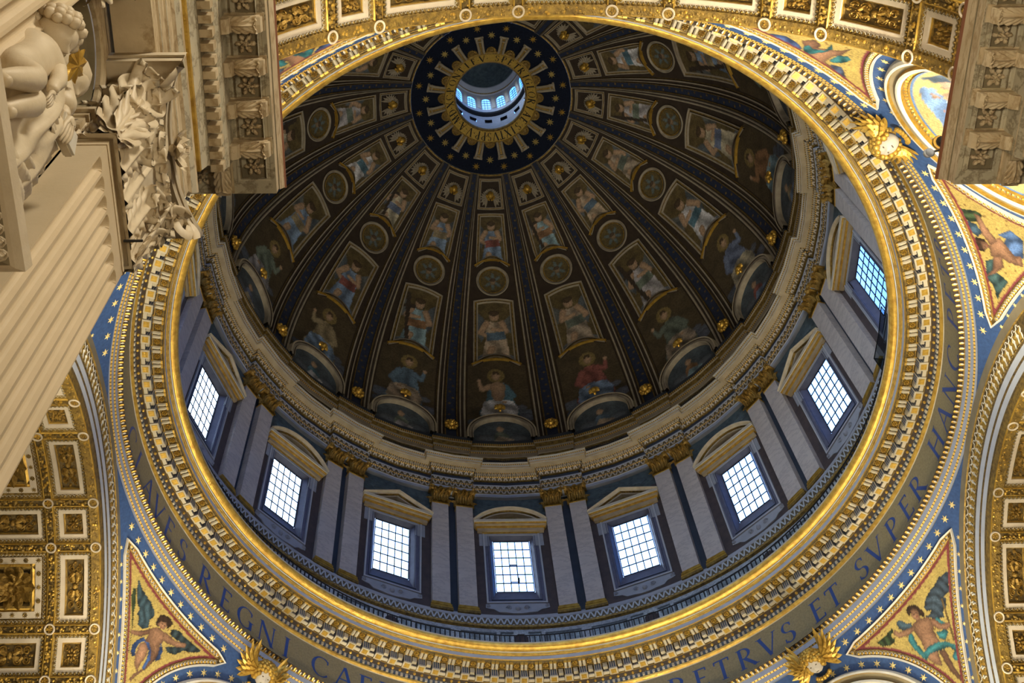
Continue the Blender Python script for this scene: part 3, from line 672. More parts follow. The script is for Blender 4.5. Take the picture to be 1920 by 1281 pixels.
BAYNAME = {0: 'straight above the middle front window, with a seated figure in a white robe', -1: 'with a veiled blue-robed woman above the second pedimented window, left of the middle', 1: 'with a bare-shouldered man raising his arm, right of the middle', -2: 'with a white-robed reader, second bay to the left of the middle', 2: 'with a tall violet-robed figure, second bay to the right of the middle',
 -3: 'with a stooping figure holding a book at the far left', 3: 'with a green-robed figure holding a curved sword at the right', 4: 'with a blue-robed seated figure near the gold ring at far right', -4: 'half hidden behind the pale cornice at the left', 5: 'cut off by the gold ring at upper right, with a roundel', -5: 'at upper left beside the near cornice, roundel showing', 6: 'at the top right, its gilt head showing beside the star band', -6: 'at the top left, its gilt head half under the gold ring', 7: 'peeping over the gold ring at the top, right of the star band', -7: 'peeping over the gold ring at the top, left of the star band'}
for k in range(-7, 8):
    az = 22.5 * k; r_ = empty('dome_bay', tuple(pol(20.0, az, 77.2)), -rad(az))
    tag(r_, 'dome bay ' + BAYNAME[k], 'dome bay', 'painted bays of the dome')
    base = BB
    vis = abs(k) <= 5
    link('cherub_wings', proto['cherub_wings'], r_); link('cherub_head', proto['cherub_head'], r_); link('panel_frame', proto['top_frame'], r_)
    if abs(k) <= 6:
        t = link('panel_frame', proto['panel_frame_u'], r_); X, Y = region(5.1, 5.0, 51.8, 42.2, .15, 1.5, 30, 46)
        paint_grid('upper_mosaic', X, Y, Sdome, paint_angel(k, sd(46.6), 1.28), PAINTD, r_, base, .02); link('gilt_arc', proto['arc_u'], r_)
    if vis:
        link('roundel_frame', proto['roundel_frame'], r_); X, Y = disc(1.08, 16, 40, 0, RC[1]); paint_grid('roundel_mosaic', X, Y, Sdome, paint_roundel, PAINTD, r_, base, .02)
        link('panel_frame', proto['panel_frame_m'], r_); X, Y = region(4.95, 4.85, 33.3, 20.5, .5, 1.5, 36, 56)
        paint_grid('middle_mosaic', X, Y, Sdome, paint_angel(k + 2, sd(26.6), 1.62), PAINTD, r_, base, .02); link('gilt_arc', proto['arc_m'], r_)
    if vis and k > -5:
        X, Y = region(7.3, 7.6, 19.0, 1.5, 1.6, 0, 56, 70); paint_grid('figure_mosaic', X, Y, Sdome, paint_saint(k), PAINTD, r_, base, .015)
        link('lunette_arch', proto['lunette_arch'], r_); q = np.linspace(-2.25, 2.25, 40)[:, None]; t = np.linspace(0, 1, 24)[None, :]
        top = sd(.3) + 2.1 * np.sqrt(np.clip(1 - (q / 2.28) ** 2, 0, 1)); X = q + 0 * t; Y = sd(-1.4) + (top - sd(-1.4)) * t
        paint_grid('lunette_mosaic', X, Y, Sdome, paint_lunette(k), PAINTD, r_, base, .05); link('gilt_keystone', proto['keystone'], r_)
# ---- ribs
RBB = np.array([0, 20.0, 77.2])
def bl(t): return np.interp(t, [-.6, 39, 60.4], [1.2, .97, 1.5])
def ou(t): return np.interp(t, [-.6, 39, 60.4], [3.55, 3.65, 2.9])
TH = np.linspace(-.8, 60.2, 36)
V = np.concatenate([Sdome(np.radians(bl(TH) * q) * dome_r(TH), np.radians(TH) * DR, np.full(36, .10)) for q in (-1, 1)]) - RBB
rib_band = mesh('blue_band', V, [[i, i + 1, 36 + i + 1, 36 + i] for i in range(35)], [RIBBLUE])
XS = [(0, .06), (0, .2), (.13, .2), (.15, .12), (.32, .12), (.34, .22), (.45, .22), (.47, .1), (.72, .1), (.74, .18), (.9, .18), (.92, .06), (1, 0)]
XM = [GOLD_B, GOLD_B, BROWN, BROWN, DIMPALE, DIMPALE, BROWN, BROWN, DIMPALE, DIMPALE, BROWN, GOLD_B]
def rib_moulding(sg):
    V = [Sdome(sg * np.radians(bl(TH) + (ou(TH) - bl(TH)) * f) * dome_r(TH), np.radians(TH) * DR, np.full(36, h)) for f, h in XS]
    V = np.stack(V, 1).reshape(-1, 3) - RBB; F = grid(36, len(XS)); M = [j for i in range(35) for j in range(len(XS) - 1)]
    return mesh('rib_moulding', V, F, XM, mi=M)
rm = [rib_moulding(-1), rib_moulding(1)]
P = []
for i, t in enumerate(np.arange(2.5, 59, 1.55)):
    V, F = star(8, .15 + .05 * (1 - t / 60), .06, .03); P.append((place(V, .10 * (1 if i % 2 else -1) * (1.5 - t / 60), sd(t), .11), F, 0))
V, F, _ = join(P); rib_stars = mesh('star_row', Sdome(V[:, 0], V[:, 1], V[:, 2]) - RBB, F, [GOLD_B])
lp = [(*ball(.30, .30, .32, 8, 6, (0, 0, .28)), 0), (*ball(.16, .14, .16, 6, 5, (0, -.14, .55)), 0), (*ball(.09, .05, .07, 5, 4, (-.12, .07, .55)), 0), (*ball(.09, .05, .07, 5, 4, (.12, .07, .55)), 0)]
for i in range(14):
    a = 2 * math.pi * i / 14; lp.append((*ball(.17, .17, .15, 6, 4, (.42 * math.cos(a), .44 * math.sin(a), .16 + .05 * (i % 2))), 0))
V, F, _ = join(lp); V = place(V, 0, sd(2.1), .15); lion = mesh('lion_head', Sdome(V[:, 0], V[:, 1], V[:, 2]) - RBB, F, [GOLD], smooth=True)
RIBN = {0: 'right of the middle bay', -1: 'left of the middle bay'}
order = ['first', 'second', 'third', 'fourth', 'fifth', 'sixth', 'seventh', 'eighth']
for k in range(-8, 8):
    az = 22.5 * k + 11.25; side = 'right' if k >= 0 else 'left'; i = k if k >= 0 else -k - 1
    r_ = empty('dome_rib', tuple(pol(20.0, az, 77.2)), -rad(az))
    tag(r_, f'star-spangled navy dome rib with pale mouldings, {order[i]} to the {side} of the middle bay', 'dome rib', 'star-spangled ribs of the dome')
    link('blue_band', rib_band, r_); link('rib_moulding', rm[0], r_); link('rib_moulding', rm[1], r_)
    if -6 <= k <= 5: tag(link('star_row', rib_stars, r_), kind='stuff')
    if -5 <= k <= 4: link('lion_head', lion, r_)
# ================================================================ DRUM
ZOFF = 0.0
def seg(a): return 22.5 * a
PILA, PILH = 2.435, 1.644                               # pilaster offset from the bay joint and half width, degrees
def jog_lathe(name, prof, mats, depth, half_m, k0, k1, parent=None, grow=0.8, rref=20.45):
    # band round the drum that breaks forward by depth over every pilaster pair, with mitred returns
    cols = []
    for k in range(k0, k1 + 1):
        b = 22.5 * k + 11.25
        cols.append([(b - 11.25, 0.0)] * len(prof))
        for sg, ds in ((-1, (0.0, depth)), (1, (depth, 0.0))):
            for d in ds:
                cols.append([(b + sg * math.degrees((half_m + grow * (rref - p[0])) / p[0]), d) for p in prof])
            if sg < 0:
                cols.append([(b, depth)] * len(prof))
    cols.append([(22.5 * (k1 + 1), 0.0)] * len(prof))
    V, UV = [], []; kk = len(prof); cum = [0.0]
    for j in range(1, kk): cum.append(cum[-1] + math.hypot(prof[j][0] - prof[j - 1][0], prof[j][1] - prof[j - 1][1]))
    for c in cols:
        for j, (a, d) in enumerate(c): V.append(pol(prof[j][0] - d, a, prof[j][1])); UV.append((rad(a) * 20 + d, cum[j]))
    F, M = [], []
    for i in range(len(cols) - 1):
        for j in range(kk - 1): F.append([i * kk + j, (i + 1) * kk + j, (i + 1) * kk + j + 1, i * kk + j + 1]); M.append(prof[j][2])
    return add(name, V, F, mats, parent, mi=M, uv=UV)
drum = empty('wall_drum', (0, 0, 53.7)); tag(drum, 'round drum wall with dark panels between grey pilasters', 'wall', kind='structure'); DB0 = (0, 0, 53.7)
WR = 20.65
for k in range(16):
    a = 22.5 * k
    lathe('lower_panel', [(WR, 58.0, 0), (WR, 60.0, 0)], [PORPH], a - 7.3, a + 7.3, 6, drum, base=DB0)
    lathe('upper_panel', [(WR, 66.4, 0), (WR, 68.6, 1), (WR, 70.7, 1)], [PORPH, TEAL], a - 7.3, a + 7.3, 6, drum, base=DB0)
    for s in (-1, 1): lathe('side_panel', [(WR, 59.99, 0), (WR, 66.41, 0)], [PORPH], a + s * 4.1, a + s * 7.3, 3, drum, base=DB0)
    lathe('slate_strip', [(WR + .12, 58.0, 0), (WR + .12, 70.7, 0)], [SLATE], a + 7.2, a + 15.3, 4, drum, base=DB0)
# dado with painted panels, seen over the ring cornice
def paint_dado(a0):
    def p(x, y):
        P = Painter(x, y, (.38, .42, .47), int(a0)); P.mottle(.12, 1.2)
        for c in (-2.0 - 0.55, 2.55):
            P.poly([(c - 1.1, 54.2), (c + 1.1, 54.2), (c + 1.1, 56.75), (c - 1.1, 56.75)], (.07, .085, .095)); P.poly([(c - .98, 54.3), (c + .98, 54.3), (c + .98, 56.6), (c - .98, 56.6)], (.28, .34, .38), .35, 4)
        P.poly([(-1.25, 54), (1.25, 54), (1.25, 56.8), (-1.25, 56.8)], (.06, .075, .08)); P.poly([(-1.13, 54), (1.13, 54), (1.13, 56.65), (-1.13, 56.65)], (.30, .37, .41), .3, 5)
        for s in (-1, 1):
            for t in range(5): P.ell(s * (.55 + .17 * t), 55.1 + .35 * math.sin(t * 1.4), .16, .3, (.05, .06, .065) if t % 2 else (.42, .47, .5), .5 * s)
        P.ell(0, 56.2, .62, .75, (.48, .54, .58), 0, .2).ell(0, 56.1, .45, .58, (.045, .03, .03), 0, .3)
        return P.c
    return p
def Sdado(a0, r):
    def S(x, y, h): a = rad(a0) + x / 20.0; return np.stack([(r - h) * np.sin(a), (r - h) * np.cos(a), y], -1)
    return S
dado = empty('wall_dado', (0, 0, 53.7)); tag(dado, 'grey dado of painted panels behind the gallery railing below the windows', 'dado', kind='structure')
for k in range(-5, 6):
    X, Y = np.meshgrid(np.linspace(-3.95, 3.95, 110), np.linspace(53.6, 57.1, 44), indexing='ij')
    paint_grid('dado_panel', X, Y, Sdado(22.5 * k, 20.32), paint_dado(22.5 * k), PAINTD, dado, DB0)
lathe('strapwork_moulding', [(20.34, 57.02, 0), (20.14, 57.06, 0), (20.10, 57.18, 1), (20.14, 57.20, 2), (20.02, 57.62, 3), (19.98, 57.68, 3), (19.98, 57.80, 4), (20.12, 57.86, 5), (20.16, 58.0, 3), (20.22, 58.02, 3), (20.26, 58.22, 3), (20.6, 58.3, 3)], [GOLD_D, GOLD, LATTB, GREY, GDOT, TAN], -125, 125, 130, dado, base=DB0)
# entablature of the drum
ent = tag(jog_lathe('trim_1', [(21.3, 70.44, 0), (20.42, 70.46, 0), (20.42, 70.72, 1), (20.38, 70.76, 2), (20.36, 70.82, 3), (20.36, 71.2, 4), (20.30, 71.24, 3), (20.28, 71.56, 1), (20.27, 71.62, 0), (20.27, 71.70, 5), (20.52, 71.72, 5), (20.52, 72.34, 6), (20.42, 72.36, 6), (20.38, 72.42, 3), (20.26, 72.58, 4), (20.18, 72.62, 7), (20.06, 72.82, 8), (20.02, 72.88, 9), (19.68, 72.90, 10), (19.66, 73.0, 2), (19.62, 73.02, 10), (19.60, 73.25, 4), (19.55, 73.30, 10), (19.50, 73.46, 10), (20.4, 73.5, 5), (20.4, 74.9, 5)],
    [GREY, GREYL, GOLD_D, LATT, GDOT, SLATE, GOLD_D, DENT, GDOT, TAN, WHITE], .36, 1.42, -6, 5), 'projecting cornice of the drum breaking forward over the pilaster pairs', 'cornice', kind='structure')
# small dentils and egg course under the cornice (too many and too small to pick apart)
P = []
for k in range(-5, 5):
    b = 22.5 * k + 11.25; jog = math.degrees(1.62 / 20.2)
    for i in range(52):
        a = b - 11.25 + 22.5 * (i + .5) / 52; d = .36 if abs(a - b) < jog else 0
        V, F = box(-.05, .05, 20.04 - d, 20.2 - d, 72.64, 72.80); c, s = math.cos(rad(-a)), math.sin(rad(-a))
        P.append((V @ np.array([[c, s, 0], [-s, c, 0], [0, 0, 1]]), F, 0))
V, F, _ = join(P); tag(add('dentil_row', V, F, PALE, ent), kind='stuff')
# dome base mouldings
tag(jog_lathe('trim_2', [(20.4, 74.6, 0), (20.22, 74.7, 1), (20.16, 74.95, 2), (20.10, 75.0, 3), (20.08, 75.35, 4), (20.0, 75.42, 2), (19.98, 75.62, 1), (19.86, 75.95, 2), (19.82, 76.05, 4), (19.80, 76.3, 2), (19.92, 76.42, 0), (19.98, 76.95, 2), (20.1, 77.0, 2)],
    [SLATE, GOLD_D, PALE, TAN, GDOT], .2, 1.15, -8, 7, grow=.6), 'gilt and pale mouldings at the foot of the dome', 'moulding', kind='structure')
# ---- pilasters
def acanthus(wd, ht, curl, nx=7, nz=8, lob=4, depth=.10, seed=0):
    # leaf standing on z, face to +h(-y): returns V (x, out, z)
    V = []
    for i in range(nz):
        t = i / (nz - 1); ww = wd * (.55 + .45 * math.sin(math.pi * min(1, .25 + .62 * t))) * (1 if t < .86 else .72)
        ww *= 1 - .20 * abs(math.sin(lob * math.pi * t))
        out = curl * max(0, t - .45) ** 2 * 3.2 + depth; zz = ht * (t if t < .82 else .82 + (t - .82) * .1 - 1.4 * (t - .82) ** 2)
        for j in range(nx):
            q = -1 + 2 * j / (nx - 1); V.append((ww * q, out - depth * .9 * abs(q) ** 1.5 + .018 * math.cos(q * 9) + .3 * depth * (abs(q) < .1), zz))
    return np.array(V), grid(nz, nx)
def volute(r, w_, turns=1.6, n=20):
    pts = [(r * (1 - .8 * t) * math.cos(turns * 2 * math.pi * t), r * (1 - .8 * t) * math.sin(turns * 2 * math.pi * t)) for t in np.linspace(0, 1, n)]
    V, F, _ = frame2d(np.array(pts), [(-w_ * .3, 0), (0, w_ * .5), (w_ * .3, 0)], False); return V, F
def capital(hw, ht, dp, nfront=3):
    # pilaster capital: x across, out = towards the viewer, z up; origin at the middle of the neck on the face
    P = []; bell = [(-hw, 0), (hw, 0), (hw * 1.18, ht * .88), (-hw * 1.18, ht * .88)]
    V, F = prism([(-hw, -dp), (hw, -dp), (hw, .02), (-hw, .02)], 0, ht * .9); V[4:, 0] *= 1.2; V[4:, 1] += .06; P.append((V, F, 0))
    for row, (n, h_, c_, o_) in enumerate(((nfront, .50, .20, .05), (nfront + 1, .74, .30, .02))):
        for i in range(n):
            x = (-1 + 2 * (i + .5) / n) * hw * .98
            V, F = acanthus(hw / n * 1.1, ht * h_, c_ * ht, depth=.09 * ht); V = V + [x * 1.03, o_ * ht, 0]; P.append((V, F, 0))
    for s in (-1, 1):
        V, F = acanthus(hw * .34, ht * .5, .2 * ht, depth=.08 * ht); V = np.stack([s * (V[:, 1] + hw * 1.0), -dp * .5 + s * V[:, 0] * .8, V[:, 2]], 1); P.append((V, F, 0))
        V, F = volute(ht * .17, ht * .14); V = np.stack([V[:, 0] * s, V[:, 2] + .02, V[:, 1]], 1) + [s * hw * 1.12, .22 * ht, ht * .78]; P.append((V, F, 0))
        V, F = tube([(s * .1 * hw, .1 * ht, ht * .5), (s * .5 * hw, .16 * ht, ht * .72), (s * hw * 1.05, .25 * ht, ht * .92)], ht * .05, 5); P.append((V, F, 0))
    ab = [(-hw * 1.42, -dp), (-hw * 1.42, .30 * ht), (-hw * .8, .20 * ht), (0, .13 * ht), (hw * .8, .20 * ht), (hw * 1.42, .30 * ht), (hw * 1.42, -dp)]
    V, F = prism(ab, ht * .9, ht); P.append((V, F, 0))
    V, F = rosette(6, ht * .13, ht * .10); V = np.stack([V[:, 0], V[:, 2] + .17 * ht, V[:, 1] + ht * .93], 1); P.append((V, F, 0))
    return join(P)[:2]
PF = 20.25
pcap_V, pcap_F = capital(.56, 1.48, .35); pcap = mesh('capital', np.stack([pcap_V[:, 0], -pcap_V[:, 1], pcap_V[:, 2] + 69.02 - 58.1], 1), pcap_F, [GOLD_C])
V, F, M = join([(*box(-.583, .583, 0, .5, .72, 10.86), 0)]); pshaft = mesh('shaft', V, F, [MARBLE])
V, F, M = join([(*box(-.62, .62, -.04, .5, 10.80, 10.90), 0)]); pneck = mesh('neck_moulding', V, F, [GOLD])
V, F, M = join([(*box(-.60, .60, -.03, .5, .60, .74), 0), (*box(-.66, .66, -.09, .5, .42, .58), 0), (*box(-.62, .62, -.05, .5, .34, .42), 1), (*box(-.70, .70, -.13, .5, .20, .34), 0), (*box(-.72, .72, -.15, .5, .0, .20), 1)]); pbase = mesh('base', V, F, [GOLD, GOLD_D], mi=M)
WN = {0: 'the middle front window', -1: 'the first window left of the middle', 1: 'the first window right of the middle', -2: 'the second window left of the middle', 2: 'the second window right of the middle', -3: 'the third window left of the middle', 3: 'the third window right of the middle', 4: 'the far right window cut by the gold ring', -4: 'the hidden far left window', 5: 'the hidden window at upper right', -5: 'the hidden window at upper left'}
for k in range(-5, 5):
    for s in (-1, 1):
        a = 22.5 * k + 11.25 + s * PILA; pw = k if s < 0 else k + 1; side = 'right' if s < 0 else 'left'
        p = empty('pilaster', tuple(pol(PF, a, 58.1)), -rad(a))
        tag(p, f'grey gilt-capped pilaster just {side} of {WN.get(pw, "a hidden window")}', 'pilaster', 'paired pilasters of the drum')
        for nm, me in (('shaft', pshaft), ('neck_moulding', pneck), ('base', pbase), ('capital', pcap)): link(nm, me, p)
# ---- windows, local: x across, y outwards, z up, origin on the wall face under the frame
GW, GB, GT = 1.221, 61.20, 66.26
ZB = 58.4
def rect(x, z0, z1): return np.array([(-x, z0), (x, z0), (x, z1), (-x, z1)])
def Sfl(x, z, h): return np.stack([x, -np.asarray(h), z - ZB], -1)
def frm(poly, prof, mats, closed=True):
    V, F, M = frame2d(poly, prof, closed); return Sfl(V[:, 0], V[:, 1], V[:, 2]), F, M
wm = {}
V, F, M = frm(rect(1.5, 60.05, 66.32), [(0, -.05), (0, .10), (.1, .14), (.12, .08), (.30, .08), (.32, .18), (.42, .18), (.45, 0)], 0); wm['surround'] = (mesh('surround', V, F, [REVEAL, REVEAL, SLATE, REVEAL, GREY, GREYL, GREY], mi=M))
Va, Fa, _ = join([(*box(1.5, 2.18, -.12, 0, 65.3 - ZB, 66.55 - ZB), 0), (*box(-2.18, -1.5, -.12, 0, 65.3 - ZB, 66.55 - ZB), 0)]); wm['ear'] = mesh('frame_ears', Va, Fa, [GREY])
gy = .35
V = [(x, y, z - ZB) for (x, y, z) in ((-1.5, 0, 60.05), (1.5, 0, 60.05), (1.5, 0, 66.32), (-1.5, 0, 66.32), (-GW - .04, gy, GB - .04), (GW + .04, gy, GB - .04), (GW + .04, gy, GT + .04), (-GW - .04, gy, GT + .04))]
wm['reveal'] = mesh('reveal', V, [[0, 1, 5, 4], [1, 2, 6, 5], [2, 3, 7, 6], [3, 0, 4, 7]], [REVEAL])
lay = [(66.34, 66.50, .16, 1.75, 3), (66.52, 66.60, .22, 1.95, 1), (66.62, 66.90, .34, 2.28, 4), (66.90, 66.98, .46, 2.36, 1), (66.98, 67.06, .60, 2.42, 4), (67.06, 67.13, .68, 2.46, 1), (67.13, 67.38, .74, 2.5, 2)]
P = [(*box(-w_, w_, -h, 0, z0 - ZB, z1 - ZB), m) for z0, z1, h, w_, m in lay]
V, F, M = join(P); wm['lintel'] = mesh('lintel_cornice', V, F, [PALE, GOLD, WHITE, GREY, TAN], mi=M)
def pediment(seg_):
    if seg_:
        R_ = (2.55 ** 2 + 1.3 ** 2) / (2 * 1.3); t = math.asin(2.55 / R_); path = np.array([(R_ * math.sin(q), 67.38 + 1.3 - R_ + R_ * math.cos(q)) for q in np.linspace(-t, t, 21)])
        R2 = (2.0 ** 2 + .85 ** 2) / (2 * .85); t2 = math.asin(2.0 / R2); ins = np.array([(R2 * math.sin(q), 67.40 + .85 - R2 + R2 * math.cos(q)) for q in np.linspace(-t2, t2, 15)])
    else:
        path = np.array([(-2.55, 67.38), (0, 68.68), (2.55, 67.38)]); ins = np.array([(-1.9, 67.45), (0, 68.3), (1.9, 67.45)])
    V, F, M = frame2d(path, [(0, 0), (0, .82), (.05, .84), (.12, .78), (.14, .70), (.24, .66), (.26, .5), (.34, .46), (.36, 0)], False)
    A = (Sfl(V[:, 0], V[:, 1], V[:, 2]), F, [[2, 2, 0, 0, 0, 1, 0, 0][m] for m in M])
    V, F, M = frame2d(ins, [(0, .08), (0, .2), (.1, .2), (.1, .08)], False); B = (Sfl(V[:, 0], V[:, 1], V[:, 2]), F, 1)
    T_ = [(x, z) for x, z in path]; V = Sfl(np.array([p[0] for p in T_]), np.array([p[1] for p in T_]), np.full(len(T_), .10)); C_ = (V, [list(range(len(T_)))], 3)
    V, F, M = join([A, B, C_]); return mesh('pediment', V, F, [PALE, GOLD_D, WHITE, PORPH], mi=M)
wm['ped1'], wm['ped0'] = pediment(True), pediment(False)
sill = [(-2.0, 59.58), (-2.02, 59.25), (-1.75, 59.15), (-1.5, 59.1), (-1.2, 58.85), (-.7, 58.8), (-.3, 58.72), (.3, 58.72), (.7, 58.8), (1.2, 58.85), (1.5, 59.1), (1.75, 59.15), (2.02, 59.25), (2.0, 59.58)]
V, F = prism(sill, 0, .12); A = (Sfl(V[:, 0], V[:, 1], V[:, 2]), F, 0)
P = [A]
for s in (-1, 1):
    for (cx, cz, r) in ((.55, 59.2, .17), (1.85, 59.38, .13)):
        V, F = volute(r, .16); V = V * [s, 1, 1] + [s * cx, cz, .12]; P.append((Sfl(V[:, 0], V[:, 1], V[:, 2]), F, 0))
V, F = head_mesh(.20); P.append((Sfl(V[:, 0], V[:, 1] + 59.12, V[:, 2] + .12), F, 0))
V, F, _ = join(P); wm['sill'] = mesh('scrolled_sill_panel', V, F, [GREY])
P = []
for i in range(6): x = -GW + 2 * GW * i / 5; P.append((*box(x - .028, x + .028, gy - .03, gy + .02, GB - ZB, GT - ZB), 0))
for j in range(7): z = GB + (GT - GB) * j / 6; P.append((*box(-GW, GW, gy - .028, gy + .015, z - ZB - .028, z - ZB + .028), 0))
V, F, _ = join(P); wm['bars'] = mesh('glazing_bars', V, F, [LEAD])
pw_, ph_ = 2 * GW / 5 - .05, (GT - GB) / 6 - .05; V, F = box(-pw_ / 2, pw_ / 2, -.01, .01, -ph_ / 2, ph_ / 2); wm['pane'] = mesh('pane', V, F, [GLASS])
P = []
for s in (-1, 1):
    P.append((*tube([(s * 2.4, -.06, 67.0 - ZB), (s * 2.4, -.06, 61.6 - ZB)], .035, 5), 0)); P += [(*ball(.10, .08, .16, 6, 4, (s * 2.4, -.06, 61.5 - ZB)), 0), (*ball(.13, .08, .10, 6, 4, (s * 2.4, -.06, 61.25 - ZB)), 0), (*ball(.08, .07, .2, 6, 4, (s * 2.4, -.06, 62.3 - ZB)), 0)]
V, F, _ = join(P); wm['cord'] = mesh('hanging_tassels', V, F, [TEAL])
P = []
for s in (-1, 1):
    for i in range(7):
        V, F = feather(.8 - .06 * i, .12, .12); V = place(V, s * (.5 + .28 * i), 69.3 - .0 * i + .1 * math.sin(i), .02, rot=(0.5 if s > 0 else math.pi - .5)); P.append((Sfl(V[:, 0], V[:, 1], V[:, 2]), F, 0))
V, F, _ = join(P); wm['relief'] = mesh('painted_scroll_relief', V, F, [TEAL])
for n_, k in enumerate(range(-4, 6)):
    a = 22.5 * k; seg_ = k % 2 == 0
    o = empty(f'window_{n_ + 1}', tuple(pol(WR, a, ZB)), -rad(a))
    lab = {0: 'middle front', -1: 'first left of the middle', 1: 'first right of the middle', -2: 'second left of the middle', 2: 'second right of the middle', -3: 'third left of the middle, beside the gold ring', 3: 'third right of the middle', 4: 'far right, cut by the gold ring', -4: 'far left, only its pediment corner showing', 5: 'upper right, only its pediment edge showing'}[k]
    tag(o, f'bright drum window with {"curved" if seg_ else "triangular"} pediment, {lab}', 'window', 'windows of the drum', 'structure')
    for nm in ('surround', 'ear', 'lintel', 'ped1' if seg_ else 'ped0', 'sill', 'cord', 'relief', 'reveal'): link(wm[nm].name.split('.')[0], wm[nm], o)
    b = link('glazing_bars', wm['bars'], o)
    for i in range(5):
        for j in range(6):
            pn = link('pane', wm['pane'], o); pn.location = (-GW + 2 * GW * (i + .5) / 5, gy, GB - ZB + (GT - GB) * (j + .5) / 6)
    if k == 0:
        V, F, _ = join([(*box(-.26, .26, gy - .14, gy - .10, 62.0 - ZB, 62.05 - ZB), 0), (*box(-.26, .26, gy - .08, gy - .04, 63.75 - ZB, 63.82 - ZB), 0), (*box(-.28, -.23, gy - .12, gy - .04, 62.0 - ZB, 63.8 - ZB), 0), (*box(.20, .25, gy - .14, gy - .06, 62.0 - ZB, 63.6 - ZB), 0), (*box(.20, .32, gy - .22, gy - .08, 62.0 - ZB, 62.35 - ZB), 0)])
        add('open_casement', V, F, LEAD, o)
for k in (6, 7, 8, 9, 10, 11):                           # openings on the near side of the drum, outside the view but letting daylight in
    a = 22.5 * k
    for nm in ('reveal', 'bars'): o = link('hidden_opening', wm[nm], drum); o.location = pol(WR, a, ZB) - np.array(DB0); o.rotation_euler = (0, 0, -rad(a))
# fillers between curved wall and flat reveals, also the outer drum face that keeps daylight out
for k in range(16):
    a = 22.5 * k; V = []
    Z0, Z1, ya = 59.99, 66.41, 20.66
    for x in (-1.55, 1.55): pass
    V = [pol(20.67, a + d, z) for z in (59.9, 66.5) for d in (-4.25, -4.0, 4.0, 4.25)]
    c = [(-1.5, 60.05), (1.5, 60.05), (1.5, 66.32), (-1.5, 66.32)]; o_ = [(-1.62, 59.9), (1.62, 59.9), (1.62, 66.5), (-1.62, 66.5)]
    W = [(x, 20.67, z) for x, z in c + o_]; W = np.array(W); cs, sn = math.cos(rad(-a)), math.sin(rad(-a)); W = W @ np.array([[cs, sn, 0], [-sn, cs, 0], [0, 0, 1]])
    add('opening_rim', W, [[i, (i + 1) % 4, 4 + (i + 1) % 4, 4 + i] for i in range(4)], PORPH, drum, DB0)
# ---- iron railing pieces on the drum cornice
for k in range(-5, 6):
    a = 22.5 * k; P = []
    for z in (73.6, 74.0, 74.45): P.append((*tube([pol(19.95, a + d, z) for d in np.linspace(-5.5, 5.5, 12)], .03, 4), 0))
    for d in np.linspace(-5.5, 5.5, 24): P.append((*tube([pol(19.95, a + d, 73.5), pol(19.95, a + d, 74.5)], .02 if abs(d) < 5.4 else .05, 4), 0))
    V, F, _ = join(P); b = pol(19.95, a, 73.5); o = add('gallery_railing', V, F, IRON, None, b); o.location = b
    tag(o, f'short black railing on the cornice above {WN[k]}', 'railing', 'railings on the drum cornice')
A_MOD = -0.45
# ================================================================ GREAT RING CORNICE
rp = [(20.5, 53.64, 0), (18.22, 53.64, 1), (18.16, 53.60, 1), (18.16, 53.50, 2)]
rp += [(18.17 + .33 * (1 - math.cos(t)), 53.48 - .26 * math.sin(t), 2) for t in np.linspace(.1, 1.5, 7)]
rp += [(18.50, 53.19, 3), (18.55, 53.18, 2), (18.57, 53.12, 4), (18.62, 53.11, 2), (18.66, 53.06, 4), (18.71, 53.05, 3), (18.71, 52.80, 2), (18.75, 52.76, 5), (18.80, 52.72, 5), (19.34, 52.72, 5), (19.36, 52.66, 5), (19.72, 52.64, 5), (19.74, 52.06, 4), (19.76, 52.0, 6), (19.94, 51.88, 7), (19.98, 51.84, 7), (20.06, 51.62, 2), (19.98, 51.60, 2), (20.0, 51.50, 2), (20.10, 51.42, 1), (20.13, 51.38, 8), (20.13, 49.08, 1), (19.92, 49.05, 1), (19.88, 49.0, 6), (20.08, 48.90, 2), (20.11, 48.82, 3), (20.13, 48.52, 9), (20.20, 48.46, 3), (20.23, 48.18, 9), (20.30, 48.12, 3), (20.33, 47.98, 1), (20.38, 47.90, 1), (20.6, 47.88, 1)]
ringc = lathe('trim_3', rp, [TAN, PALE, GOLD, GREY, GOLD_D, GOLD_B, BROWN, SLATE, FRIEZE, BEADM], 0, 360, 192, closed=True)
tag(ringc, 'huge gilded ring cornice with blue inscription at the base of the drum', 'cornice', kind='structure')
def ringmap(a0):
    # local: x across, r radius, z
    def S(x, r, z): a = rad(a0) + np.asarray(x) / 19.4; return np.stack([r * np.sin(a), r * np.cos(a), z + 0 * a], -1)
    return S
S0 = ringmap(0)
P = []
for s in (-1, 1):
    V, F = tube([(s * .115, 18.84, 52.66), (s * .115, 18.98, 52.60), (s * .115, 19.24, 52.62), (s * .115, 19.30, 52.68)], [.07, .09, .09, .06], 6); P.append((V, F, 0))
    P.append((*box(s * .115 - .10, s * .115 + .10, 18.78, 18.88, 52.58, 52.72), 1))
V, F, M = join(P); m_mod = mesh('modillion', S0(V[:, 0], V[:, 1], V[:, 2]), F, [PALE, GOLD], mi=M)
V, F = rosette(8, .175, .16); V = np.stack([V[:, 0], V[:, 1] + 19.06, 52.71 - V[:, 2]], 1)
V2, F2, M2 = frame2d(np.array([(-.2, 18.86), (.2, 18.86), (.2, 19.26), (-.2, 19.26)]), [(0, 0), (0, .07), (.04, .07), (.05, 0)]); V2[:, 2] = 52.72 - V2[:, 2]
V, F, M = join([(V, F, 0), (V2, F2, 1)]); m_ros = mesh('rosette_coffer', S0(V[:, 0], V[:, 1], V[:, 2]), F, [GOLD, GOLD_D], mi=M)
